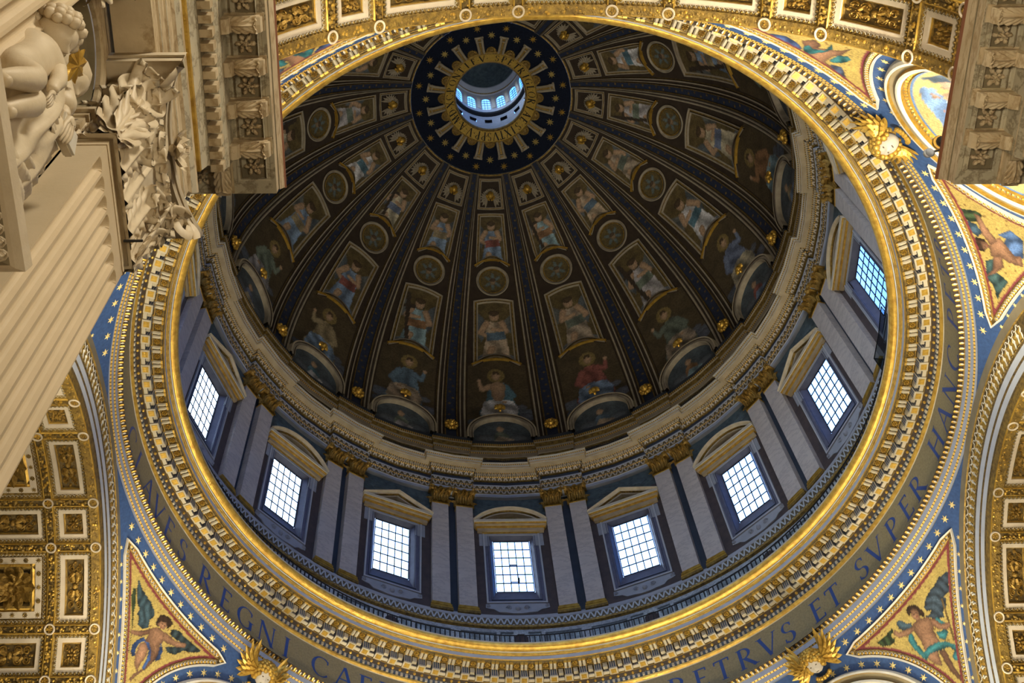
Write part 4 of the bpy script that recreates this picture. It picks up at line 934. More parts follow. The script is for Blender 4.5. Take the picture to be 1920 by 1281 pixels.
P = [(*box(-.21, .21, 19.32, 19.72, 52.10, 52.70), 3), (*box(-.235, .235, 19.29, 19.74, 52.62, 52.70), 1), (*box(-.235, .235, 19.29, 19.74, 52.03, 52.11), 0), (*box(-.15, .15, 19.37, 19.66, 52.005, 52.04), 1)]
for s in (-1, 1):
    for r in (19.40, 19.50, 19.60): P.append((*box(s * .212 - .004, s * .212 + .004, r - .034, r + .034, 52.16, 52.6), 2))
for x in (-.12, 0, .12): P.append((*box(x - .04, x + .04, 19.312, 19.33, 52.16, 52.6), 2))
V, F, M = join(P); m_blk = mesh('triglyph_block', S0(V[:, 0], V[:, 1], V[:, 2]), F, [PALE, GOLD, SLATE, TAN], mi=M)
P = [(*box(-.13, .13, 19.36, 19.6, 52.32, 52.64), 0), (*box(-.17, .17, 19.56, 19.73, 52.12, 52.66), 1), (*box(-.17, .17, 19.54, 19.73, 52.1, 52.16), 0)]
for x in (-.1, 0, .1): P.append((*box(x - .026, x + .026, 19.552, 19.57, 52.18, 52.36), 2))
V, F, M = join(P); m_sml = mesh('small_block', S0(V[:, 0], V[:, 1], V[:, 2]), F, [PALE, GOLD_D, SLATE], mi=M)
for i in range(144):
    a = 2.5 * i + A_MOD
    for me, d in ((m_mod, 0.0), (m_ros, 1.25), (m_blk, 0.0), (m_sml, 1.25)):
        o = link(me.name, me, ringc); o.rotation_euler = (0, 0, -rad(a + d))
def scatter_ring(name, pieces, n, mats, off=0.0):
    # pieces: (V in (x, r, z), F, material); repeated n times round the ring, one mesh
    P = []
    V0, F0, M0 = join(pieces)
    for i in range(n):
        P.append((ringmap(360.0 * i / n + off)(V0[:, 0], V0[:, 1], V0[:, 2]), F0, M0))
    V, F, M = join(P); return tag(add(name, V, F, mats, ringc, mi=M), kind='stuff')
# egg-and-tongue under the blocks, dentils, acanthus course
u = [(.155 * math.cos(t), 19.86 + .10 * math.sin(t) * -1.1, 51.90 - .02) for t in np.linspace(math.pi * .95, math.pi * 2.05, 8)]
scatter_ring('egg_course', [(*ball(.09, .085, .09, 6, 5, (0, 19.85, 51.92)), 0), (*tube([(p[0], 19.72 + (19.97 - p[1]) * .0 + (p[1] - 19.75) * 1.0 + .12, 51.90) for p in u], .025, 4), 1)], 288, [GOLD, WHITE])
scatter_ring('dentil_course', [(*box(-.065, .065, 19.93, 20.04, 51.66, 51.84), 0)], 432, [PALE])
V, F = feather(.25, .05, .05); V = np.stack([V[:, 1], 19.88 + V[:, 0] * .85, 48.97 - V[:, 0] * .34 - V[:, 2] * .7], 1)
Vt = np.array([(-.045, 19.98, 48.885), (.0, 19.90, 48.90), (.045, 19.98, 48.885), (0, 20.10, 48.82)]) + [.073, 0, -.02]
scatter_ring('acanthus_course', [(V, F, 0), (V * [.8, 1, 1] + [.03, .03, .01], F, 0), (Vt, [[0, 1, 3], [1, 2, 3]], 1)], 432, [GOLD, WHITE])
# inscription
LET = [('C', -84.8), ('L', -80.4), ('A', -76.2), ('V', -72.4), ('E', -68.6), ('S', -64.6), ('R', -58.4), ('E', -53.6), ('G', -49.4), ('N', -44.9), ('I', -41.0), ('C', -34.7), ('A', -30.4), ('E', -26.6), ('L', -23.2), ('O', -19.2), ('R', -15.4), ('V', -11.4), ('M', -6.6),
       ('T', 1.6), ('V', 5.4), ('E', 11.2), ('S', 14.8), ('P', 23.9), ('E', 28.0), ('T', 31.6), ('R', 35.8), ('V', 39.8), ('S', 43.5), ('E', 49.4), ('T', 52.7), ('S', 59.0), ('V', 62.6), ('P', 67.2), ('E', 71.2), ('R', 75.0), ('H', 82.5), ('A', 86.9), ('N', 91.4), ('C', 96.3), ('P', 102.6), ('E', 106.4), ('T', 110.0), ('R', 114.0)]
for ch, a in LET:
    V, F = glyph(ch, 1.1); x = V[:, 0] * 1.35; z = 49.5 + V[:, 1] * 1.42; r = 20.115 + 0 * x
    an = rad(a) + x / 20.1; add('letter', np.stack([r * np.sin(an), r * np.cos(an), z], 1), F, LETTER, ringc)
# gallery railing standing on the ring cornice
rail = empty('gallery_balustrade', (0, 18.6, 53.65)); tag(rail, 'thin black iron railing running round the top of the ring cornice', 'railing')
RLB = (0, 18.6, 53.65)
for z, nm in ((54.62, 'top_rail'), (53.78, 'bottom_rail')):
    V, F = tube([pol(18.6, a, z) for a in np.linspace(-75, 105, 180)], .045, 4); add(nm, V, F, IRON, rail, RLB)
pm = None
for i in range(200):
    a = -75 + 180 * i / 199; V, F = box(-.032, .032, -.032, .032, 0, .98)
    if pm is None: pm = mesh('baluster', V, F, [IRON])
    o = link('baluster', pm, rail); o.location = pol(18.6, a, 53.65) - np.array(RLB); o.rotation_euler = (0, 0, -rad(a))
# dark glass screen on the gallery at the right
GS = pol(19.0, 89, 53.65); o = empty('glass_screen', tuple(GS)); tag(o, 'dark framed glass screen standing on the gallery before the right windows', 'screen')
SMOKE = NT('smoked_glass'); SMOKE.t.nodes.remove(SMOKE.b); _t = SMOKE.n('BsdfTransparent'); _t.inputs['Color'].default_value = (.55, .60, .64, 1); _g = SMOKE.n('BsdfGlossy'); _g.inputs['Roughness'].default_value = .1; _m = SMOKE.n('MixShader'); _m.inputs[0].default_value = .05
SMOKE.l(_t.outputs[0], _m.inputs[1]); SMOKE.l(_g.outputs[0], _m.inputs[2]); SMOKE.l(_m.outputs[0], SMOKE.t.nodes['Material Output'].inputs['Surface'])
for a0, a1, r0, r1 in ((86.3, 91.0, 18.75, 18.75), (91.0, 96.0, 18.75, 18.75), (86.3, 86.3, 18.75, 19.9)):
    A, B = pol(r0, a0, 53.66), pol(r1, a1, 53.66); up = np.array([0, 0, 2.6]); V = np.array([A, B, B + up, A + up]); n_ = np.cross(B - A, up); n_ = n_ / np.linalg.norm(n_) * .015
    add('glass_pane', np.concatenate([V - n_, V + n_]), [[0, 1, 2, 3], [7, 6, 5, 4], [0, 4, 5, 1], [1, 5, 6, 2], [2, 6, 7, 3], [3, 7, 4, 0]], SMOKE.m, o, GS)
    fr2 = join([(*tube([A, A + up], .03, 4),), (*tube([B, B + up], .03, 4),), (*tube([A + up, B + up], .03, 4),)]); add('pane_frame', fr2[0], fr2[1], IRON, o, GS)
# ================================================================ PENDENTIVES
ANGELS = {'R':{'wingbig':[(9.05,5.28),(8.85,5.39),(8.37,5.42),(7.82,5.28),(7.36,5.22),(7.02,5.07),(6.7,4.83),(6.7,4.64),(6.95,4.54),(6.74,4.42),(6.49,4.51),(6.76,4.18),(7.32,3.86),(7.38,4.12),(7.77,4.22),(8.01,4.52),(7.87,4.62),(8.44,4.59),(8.55,4.9),(8.91,5.1)],'staff':[(7.74,4.64),(7.83,4.61),(7.03,2.78),(6.92,2.82)],'lwing':[(5.04,5.17),(5.25,5.14),(5.44,4.82),(5.66,4.7),(5.56,4.54),(5.08,4.64),(4.92,4.83),(4.95,5.04)],'drapeL':[(5.18,4.38),(5.37,4.33),(5.25,3.77),(5.31,3.21),(5.2,2.87),(5.07,3.14),(4.93,3.83),(4.99,4.21)],'drapeR':[(6.62,4.24),(6.97,4.1),(7.15,3.67),(6.97,3.27),(6.6,3.08),(6.41,3.29),(6.44,3.64),(6.78,3.48),(6.98,3.64)],'torso':[(5.75,4.64),(6.17,4.58),(6.59,4.41),(6.63,4.04),(6.37,3.76),(6.35,3.33),(6.36,3.13),(6.02,3.17),(5.35,3.25),(5.51,3.75),(5.53,4.19),(5.52,4.5)],'armL':[(5.78,4.47),(5.55,4.32),(5.03,4.37),(4.62,4.53),(4.51,4.84),(4.71,4.97),(4.81,4.75),(5.24,4.61)],'armR':[(6.58,4.3),(6.81,4.14),(6.93,3.75),(7.37,3.6),(7.32,3.4),(7.05,3.37),(6.65,3.65),(6.48,3.99)],'hips':[(5.25,3.25),(5.63,3.36),(6.19,3.25),(6.56,3.03),(6.93,2.62),(6.82,2.19),(6.64,1.94),(6.36,2.09),(6.42,2.31),(6.67,2.44),(6.56,2.73),(5.98,2.91),(5.54,3.05),(5.17,2.93)],'legL':[(5.47,3.18),(5.96,2.99),(5.7,2.28),(5.49,2.46),(5.28,2.86),(5.32,3.05)],'legR':[(5.98,2.91),(6.31,2.76),(6.21,2.23),(6.15,1.54),(6.15,1.12),(5.99,1.25),(5.9,1.78),(5.9,2.3)],'hair':[(5.86,5.34),(6.11,5.4),(6.43,5.22),(6.52,4.96),(6.55,4.63),(6.39,4.51),(6.24,4.76),(6.36,4.99),(6.13,5.15),(5.94,5.05),(5.75,4.95),(5.79,5.16)],'face':[(6.02,5.15),(6.21,5.14),(6.36,4.99),(6.3,4.77),(6.2,4.56),(5.99,4.59),(5.88,4.79),(5.9,4.96)],'wreath':[(3.52,4.99),(4.09,5.0),(4.64,5.09),(4.64,4.94),(4.32,4.84),(4.43,4.54),(4.03,4.5),(3.64,4.69)]},'L':{'palm':[(-8.5,4.81),(-8.65,5.19),(-8.5,5.26),(-8.02,4.69),(-7.81,4.27),(-7.43,3.74),(-7.48,3.71),(-7.89,4.21)],'stick':[(-7.42,3.59),(-7.34,3.58),(-6.89,2.73),(-6.93,2.73)],'wingbig':[(-8.68,5.71),(-8.26,5.49),(-7.89,5.41),(-7.29,5.3),(-6.83,5.1),(-6.71,4.9),(-6.82,4.66),(-6.66,4.29),(-6.95,4.07),(-7.3,4.05),(-7.44,4.35),(-7.69,4.41),(-7.67,4.67),(-8.0,4.81),(-8.41,5.21),(-8.63,5.57)],'hair':[(-6.47,4.72),(-6.44,4.97),(-6.46,5.18),(-6.21,5.35),(-5.75,5.37),(-5.53,5.29),(-5.61,5.01),(-5.69,4.9),(-5.89,5.05),(-6.19,4.85),(-6.2,4.68),(-6.31,4.66)],'face':[(-6.34,4.75),(-6.21,4.98),(-5.92,5.09),(-5.75,4.98),(-5.81,4.77),(-6.05,4.69)],'torso':[(-6.6,4.3),(-6.25,4.64),(-5.8,4.66),(-5.35,4.67),(-5.51,4.29),(-5.57,4.08),(-5.45,3.83),(-5.51,3.52),(-6.23,3.66),(-6.44,3.74),(-6.47,4.05)],'armL':[(-6.56,4.35),(-6.45,4.12),(-6.76,3.75),(-7.23,3.55),(-7.41,3.53),(-7.49,3.67),(-7.14,3.83),(-6.8,4.08)],'armR':[(-5.75,4.69),(-5.33,4.74),(-4.88,4.75),(-4.52,4.87),(-4.29,4.96),(-4.22,4.78),(-4.64,4.54),(-5.25,4.35),(-5.59,4.3)],'lwing':[(-5.39,4.82),(-5.44,4.98),(-5.22,5.18),(-4.86,5.21),(-4.35,5.14),(-3.86,5.18),(-3.3,5.13),(-3.73,4.81),(-4.24,4.6),(-4.53,4.2),(-4.99,4.02),(-5.26,4.17),(-4.66,4.56),(-4.31,4.89),(-4.91,4.79),(-5.25,4.74)],'drape':[(-6.86,2.86),(-6.98,3.16),(-6.88,3.5),(-6.61,3.85),(-6.44,3.74),(-6.64,3.5),(-6.7,3.19),(-6.55,2.9),(-6.63,2.71)],'drape2':[(-6.49,3.7),(-6.18,3.8),(-5.85,3.57),(-5.65,3.21),(-5.69,2.67),(-5.88,2.58),(-5.82,3.04),(-5.98,3.49),(-6.31,3.66)],'thigh1':[(-6.64,3.5),(-6.36,3.73),(-6.03,3.51),(-5.93,3.09),(-6.04,2.74),(-5.97,2.35),(-6.32,2.51),(-6.55,2.9)],'thigh2':[(-6.08,3.76),(-5.57,4.08),(-5.41,3.69),(-5.42,3.3),(-5.6,2.75),(-5.89,2.25),(-6.03,1.84),(-6.18,1.79),(-6.12,2.15),(-5.73,2.73),(-5.68,3.25)],'drape3':[(-5.58,4.19),(-5.25,3.96),(-5.2,3.5),(-5.36,3.23),(-5.44,3.73)]},'U':{'bush':[(-4.1,5.54),(-4.36,5.23),(-4.5,4.61),(-4.74,4.41),(-5.09,4.72),(-5.08,5.3),(-4.71,5.55)],'arm':[(-4.62,4.8),(-4.74,4.58),(-5.56,4.52),(-6.13,4.36),(-6.37,4.83),(-5.79,4.99)],'wing':[(-4.96,5.46),(-5.21,5.02),(-5.68,4.93),(-5.91,5.28),(-5.55,5.56)],'hair':[(-6.14,5.75),(-5.91,5.4),(-6.03,5.0),(-6.38,4.95),(-6.72,5.35),(-6.61,5.64),(-6.43,5.84)],'face':[(-6.14,5.29),(-6.2,4.92),(-6.49,4.95),(-6.61,5.35)],'torso':[(-6.26,4.89),(-5.9,4.13),(-6.35,4.02),(-6.9,3.83),(-7.35,3.82),(-7.27,4.35),(-6.94,4.65),(-6.95,5.12)],'drape':[(-5.78,4.18),(-5.52,3.36),(-6.06,2.95),(-6.99,3.41),(-6.91,3.95),(-6.48,4.31),(-6.0,3.84)],'leg':[(-6.91,3.95),(-6.88,3.48),(-7.45,3.62),(-7.36,4.05)],'arm2':[(-6.95,5.0),(-6.94,4.54),(-7.51,4.69),(-7.87,5.32),(-7.99,5.83),(-7.64,5.33)],'wing2':[(-7.19,5.52),(-7.07,5.06),(-7.75,5.27),(-8.08,4.95),(-8.3,4.82),(-8.77,5.36),(-9.23,5.78),(-8.44,5.69),(-8.11,5.89)]},'N':{'wing':[(8.0,6.13),(7.62,5.52),(7.27,5.22),(6.62,5.25),(6.26,5.41),(6.39,5.93),(6.84,6.14),(7.26,6.38)],'leg':[(6.77,4.87),(6.62,4.23),(6.17,4.34),(5.96,4.98),(6.12,5.42)],'drape':[(6.35,5.3),(6.41,4.87),(6.09,4.94),(5.82,4.53),(6.14,3.77),(5.81,4.04),(5.72,4.64),(5.81,5.35),(5.82,5.75)],'torso':[(6.26,5.05),(5.92,4.42),(5.65,3.92),(5.6,3.17),(5.3,4.1),(5.33,4.67),(5.12,5.29),(5.27,5.74),(5.77,5.6)],'head':[(6.03,5.93),(5.99,5.46),(5.52,5.47),(5.17,5.64),(5.28,6.13),(5.58,6.21)],'drape2':[(5.18,5.03),(5.34,4.25),(5.18,3.84),(4.89,3.95),(4.85,4.58),(4.96,4.96)],'arm':[(5.12,5.29),(4.74,5.3),(4.04,5.52),(4.01,5.84),(4.59,5.65),(4.95,5.57)],'wing2':[(5.05,5.87),(4.88,5.55),(4.44,5.6),(3.91,5.94),(4.2,6.05),(4.71,6.03)],'wing3':[(4.96,5.17),(4.61,4.84),(4.17,5.09),(3.66,5.5),(3.12,5.73),(3.63,5.82),(4.01,5.84)]}}
SR, SZ = 24.9, 33.5
def sdir(az, la):
    a, p = np.radians(az), np.radians(la); return np.stack([np.cos(p) * np.sin(a), np.cos(p) * np.cos(a), np.sin(p)], -1)
class Pend:
    def __init__(s, a0, la=21.0):
        s.a0 = a0; a, p = rad(a0), rad(la); s.n = sdir(a0, la); s.e = np.array([math.cos(a), -math.sin(a), 0]); s.u = np.array([-math.sin(p) * math.sin(a), -math.sin(p) * math.cos(a), math.cos(p)])
    def S(s, u, v, h):
        u, v = np.asarray(u, float), np.asarray(v, float); q = np.hypot(u, v) + 1e-9; t = q / SR
        d = np.cos(t)[..., None] * s.n + (np.sin(t) / q)[..., None] * (u[..., None] * s.e + v[..., None] * s.u)
        return np.array([0, 0, SZ]) + d * (SR - np.asarray(h, float))[..., None]
    def inv(s, D):
        D = np.asarray(D, float); c = np.arccos(np.clip(D @ s.n, -1, 1)); x, y = D @ s.e, D @ s.u; q = np.hypot(x, y) + 1e-12
        return np.stack([x / q * c * SR, y / q * c * SR], -1)
LT, RA, TC = 33.15, 14.9, 13.3
def spandrel(P, sgn):
    # red-bordered mosaic field to one side of the roundel; returns ccw polygon in (u, v)
    zt = SZ + SR * math.sin(rad(LT)); xa = math.sqrt(SR * SR - RA * RA); ph = math.acos((zt - SZ) / RA); tip_off = math.degrees(math.atan2(RA * math.sin(ph), xa))
    az_tip = 45 - tip_off                                  # offset from the roundel axis
    def ang(o, la): return math.degrees(math.acos(max(-1, min(1, float(sdir(P.a0 + o, la) @ P.n)))))
    lo, hi = 0.1, az_tip
    for _ in range(50):
        m = (lo + hi) / 2
        if ang(m, LT) < TC: lo = m
        else: hi = m
    top = [(o, LT) for o in np.linspace(lo, az_tip, 26)]
    arch = []
    for f in np.linspace(ph, 1.5, 60):
        y, z = RA * math.sin(f), RA * math.cos(f); o = 45 - math.degrees(math.atan2(y, xa)); la = math.degrees(math.asin(z / SR))
        if ang(o, la) < TC: break
        arch.append((o, la))
    D1 = [P.inv(sdir(P.a0 + o, la)) for o, la in top]; D2 = [P.inv(sdir(P.a0 + o, la)) for o, la in arch]
    e = D2[-1]; s0 = D1[0]; t0, t1 = math.atan2(e[1], e[0]), math.atan2(s0[1], s0[0]); rc = rad(TC) * SR
    D3 = [np.array([rc * math.cos(t), rc * math.sin(t)]) for t in np.linspace(t0, t1, 30)[1:-1]]
    Q = np.array(D1 + D2[1:] + D3)
    if sgn < 0: Q = Q * [-1, 1]
    area = np.sum(Q[:, 0] * np.roll(Q[:, 1], -1) - np.roll(Q[:, 0], -1) * Q[:, 1])
    return Q if area > 0 else Q[::-1]
SK, SK2, HAIR = (.235, .125, .070), (.185, .095, .055), (.035, .018, .010)
TEALC, BLUC, WNG, WNG2, GRN = (.035, .155, .17), (.045, .095, .26), (.035, .052, .070), (.10, .11, .12), (.03, .05, .02)
def body(P, key, D, col, fo=.3, fs=7, d=(1, .3)):
    if key in D: P.poly(D[key], col, fo, fs, d, .16 if key in ('armL', 'armR', 'arm', 'arm2', 'face', 'staff', 'stick') else .30)
def paint_span(a0, sgn, Q):
    which = 'R' if a0 == 45 and sgn > 0 else 'L' if a0 == -45 and sgn < 0 else 'U' if a0 == 135 and sgn < 0 else 'N' if a0 in (135, -135) else 'R' if sgn > 0 else 'L'
    D = ANGELS[which]
    natural = {'R': 1, 'L': -1, 'U': -1, 'N': 1}[which]
    if natural != sgn: D = {k: [(-u, v) for u, v in q] for k, q in D.items()}
    def p(x, y):
        P = Painter(x, y, (.40, .295, .085), int(abs(a0)) + sgn); P.mottle(.10, 1.1)
        g_ = np.random.default_rng(int(a0) + 300 + sgn)
        for _ in range(130):
            i = g_.integers(len(Q)); j = g_.integers(len(Q)); t = g_.random(); c = Q[i] * t + Q[j] * (1 - t); P.ell(c[0], c[1], .045, .045, (.17, .09, .025), 0, .1)
        b = lambda k, c, fo=.3, fs=7, d=(1, .3): body(P, k, D, c, fo, fs, d)
        if which == 'R':
            b('wingbig', WNG, .45, 15, (.8, .6)); b('lwing', (.05, .085, .11), .4, 10); b('staff', (.16, .10, .035), .2, 5); b('drapeL', TEALC, .45, 9); b('drapeR', TEALC, .45, 9)
            b('legR', SK2, .25, 3); b('legL', SK, .25, 3); b('torso', SK, .22, 2.6, (.4, 1)); b('armL', SK, .25, 4); b('armR', SK2, .25, 4); b('hips', TEALC, .5, 9, (.4, 1))
            b('wreath', GRN, .6, 16); b('hair', HAIR, .4, 18); b('face', SK, .3, 5)
        elif which == 'L':
            b('palm', GRN, .4, 14); b('stick', (.12, .09, .04)); b('wingbig', (.03, .055, .07), .5, 13, (1, .5)); b('lwing', (.028, .045, .05), .5, 13); b('drape', BLUC, .5, 8); b('thigh2', SK2, .25, 3)
            b('thigh1', SK, .25, 3); b('torso', SK, .22, 2.6, (.4, 1)); b('armL', SK2, .25, 4); b('armR', SK, .25, 4); b('drape2', BLUC, .5, 9); b('drape3', BLUC, .5, 8); b('hair', HAIR, .4, 18); b('face', SK, .3, 5)
        elif which == 'U':
            b('bush', GRN, .6, 14); b('wing', (.04, .075, .11), .4, 10); b('wing2', (.035, .07, .07), .5, 11); b('drape', (.06, .11, .23), .5, 8); b('leg', SK2, .2, 4); b('torso', SK, .25, 3); b('arm', SK, .25, 5); b('arm2', SK2, .25, 5); b('hair', HAIR, .4, 18); b('face', SK, .3, 5)
        else:
            b('wing', (.045, .075, .19), .4, 8); b('wing3', (.06, .08, .14), .5, 12); b('leg', SK2, .25, 4); b('torso', SK, .25, 3); b('drape', TEALC, .5, 9); b('drape2', TEALC, .5, 9); b('arm', SK, .25, 4); b('wing2', (.10, .14, .24), .4, 10); b('head', (.14, .08, .06), .4, 12)
        for k in ('face',):
            if k in D:
                c = np.mean(D[k], 0); P.ell(c[0] - .06, c[1] + .04, .05, .03, (.06, .03, .02), 0, 0).ell(c[0] + .09, c[1] + .04, .05, .03, (.06, .03, .02), 0, 0).ell(c[0], c[1] - .11, .07, .025, (.22, .06, .05), 0, 0)
        d = seg_dist(x, y, Q); m = d < .14; P.c[m] = np.array((.17, .035, .04)) * (1 + .15 * fbm(x[m], y[m], 9, 2))[:, None]
        return P.c
    return p
def fill_poly_grid(Q, step):
    lo, hi = Q.min(0) - step, Q.max(0) + step
    return np.meshgrid(np.arange(lo[0], hi[0], step), np.arange(lo[1], hi[1], step), indexing='ij')
PNAME = {45: 'far right', -45: 'far left', 135: 'near right', -135: 'near left'}
star6 = star(6, .215, .085, .05)
def small_egg_row(P, path, step, off, size=(.085, .07, .07)):
    pts, st = resample(path, step, True); out = []
    for i in range(len(pts)):
        t = pts[(i + 1) % len(pts)] - pts[i - 1]; t /= np.linalg.norm(t); n = np.array([t[1], -t[0]]); c = pts[i] + n * off; a = math.atan2(n[1], n[0])
        V, F = ball(size[0], size[1], size[2], 6, 4, half=True); out.append((place(V, c[0], c[1], .06, rot=a), F, 0))
        u = [(.10 * math.cos(q), .088 * math.sin(q), .05) for q in np.linspace(.35 * math.pi, 1.65 * math.pi, 6)]
        V, F = tube(u, .014, 3); out.append((place(V, c[0], c[1], .04, rot=a), F, 1))
    V, F, M = join(out); return P.S(V[:, 0], V[:, 1], V[:, 2]), F, M
def tondo_ring(prof):
    V, F, M = frame2d(circle(0, 0, 1.0, 96), [(rad(a) * SR - 1.0, h) for a, h in prof]); return V, F, M
def ring_piece_row(P, ang, n, piece, mats_idx, t0=0, t1=360):
    out = []
    for i in range(n):
        t = rad(t0 + (t1 - t0) * i / n); V = place(piece[0], rad(ang) * SR * math.cos(t), rad(ang) * SR * math.sin(t), .02, rot=t); out.append((V, piece[1], piece[2] if len(piece) > 2 else 0))
    V, F, M = join(out); return P.S(V[:, 0], V[:, 1], V[:, 2]), F, M
def paint_tondo(a0):
    def p(x, y):
        P = Painter(x, y, (.58, .47, .20), 4); P.mottle(.08, 1.3); g_ = np.random.default_rng(5)
        for _ in range(150): r, t = 3.6 * math.sqrt(g_.random()), g_.random() * 6.28; P.ell(r * math.cos(t), r * math.sin(t), .05, .05, (.36, .25, .08), 0, .1)
        if a0 == 135:
            P.poly([(2.75, 2.2), (2.65, 1.6), (2.1, 1.5), (1.4, 1.6), (.4, 2.3), (-.2, 2.7), (-.1, 3.1), (.9, 2.9), (1.9, 2.75), (2.5, 2.5)], (.22, .36, .66), .3, 5, (.5, 1))
            P.poly([(1.9, 1.5), (1.2, 1.7), (.6, 2.1), (.0, 2.0), (.3, 1.2), (1.2, .6), (2, .8)], (.50, .60, .52), .3, 5); P.poly([(1.3, 2.2), (.7, 2.35), (.3, 2.2), (.9, 1.9)], (.33, .15, .08), .3, 5)
            P.poly([(2.2, 1.55), (2.4, .9), (2.2, .2), (1.3, .4), (1.2, 1.1)], (.46, .32, .22), .25, 3); P.ell(2.15, 1.85, .18, .22, (.42, .27, .19)); P.ell(2.75, .5, .4, .5, (.45, .32, .24), 0, .4)
            P.poly([(3.3, 1.6), (3.5, .2), (3.0, .0), (3.0, 1.2)], (.10, .14, .20), .4, 6)
        P.poly([(-2.4, -2.6), (-1.2, 1.0), (.3, 1.4), (1.4, .3), (2.2, -2.6)], (.14, .20, .40), .4, 4); P.poly([(-1.5, -2.8), (-1.2, -.6), (.8, -.5), (1.8, -2.8)], (.38, .12, .10), .4, 4)
        if a0 != 135: P.ell(-.1, 2.0, .45, .55, SK, 0, .3)
        r = np.hypot(x, y); m = r > rad(8.75) * SR; P.c[m] = (.12, .22, .46); return P.c
    return p
WC, FC = full_curls(.62, 110, (0, -.25, 1), .66)
HV, HF = head_mesh(.55)
def cherub(a0, name_, label):
    P = Pend(a0); c = P.inv(sdir(a0 + .6, 34.6)); base = P.S(c[0], c[1], 0.0)
    o = empty('winged_cherub', tuple(base)); tag(o, label, 'cherub head', 'winged cherub heads over the roundels')
    def nod(V): y, z = V[:, 1] * .80 - V[:, 2] * .60, V[:, 1] * .60 + V[:, 2] * .80; return np.stack([V[:, 0], y, z], 1)
    V = nod(HV) + [c[0], c[1], .62]; add('face', P.S(V[:, 0], V[:, 1], V[:, 2]), HF, SKINW, o, base, smooth=True); fc = o.children[0]
    for ex, ey, er, nm in ((-.17, .05, .062, 'eye'), (.17, .05, .062, 'eye'), (0, -.27, .05, 'mouth')):
        V, F = ball(er * (1 if nm == 'eye' else 1.9), er * .6, er * .8, 7, 5, (ex, ey, .40 if nm == 'eye' else .45)); V = nod(V) + [c[0], c[1], .62]; x = add(nm, P.S(V[:, 0], V[:, 1], V[:, 2]), F, EYE, fc, base)
    V = nod(WC) + [c[0], c[1] + .07, .59]; add('hair', P.S(V[:, 0], V[:, 1], V[:, 2]), FC, GOLD, o, base, smooth=True)
    for s in (-1, 1):
        V, F = wing(.92, s, 4); V = place(V, c[0] + s * .22, c[1] - .26, .18); add('wing', P.S(V[:, 0], V[:, 1], V[:, 2]), F, GOLD, o, base)
    pr_ = [(*ball(.13, .13, .12, 6, 4, (c[0] + .4 * math.cos(t), c[1] - .66 + .14 * math.sin(t), .25)), 0) for t in np.linspace(3.3, 6.1, 7)]
    V, F, _ = join(pr_); add('fruit_swag', P.S(V[:, 0], V[:, 1], V[:, 2]), F, GOLD, o, base)
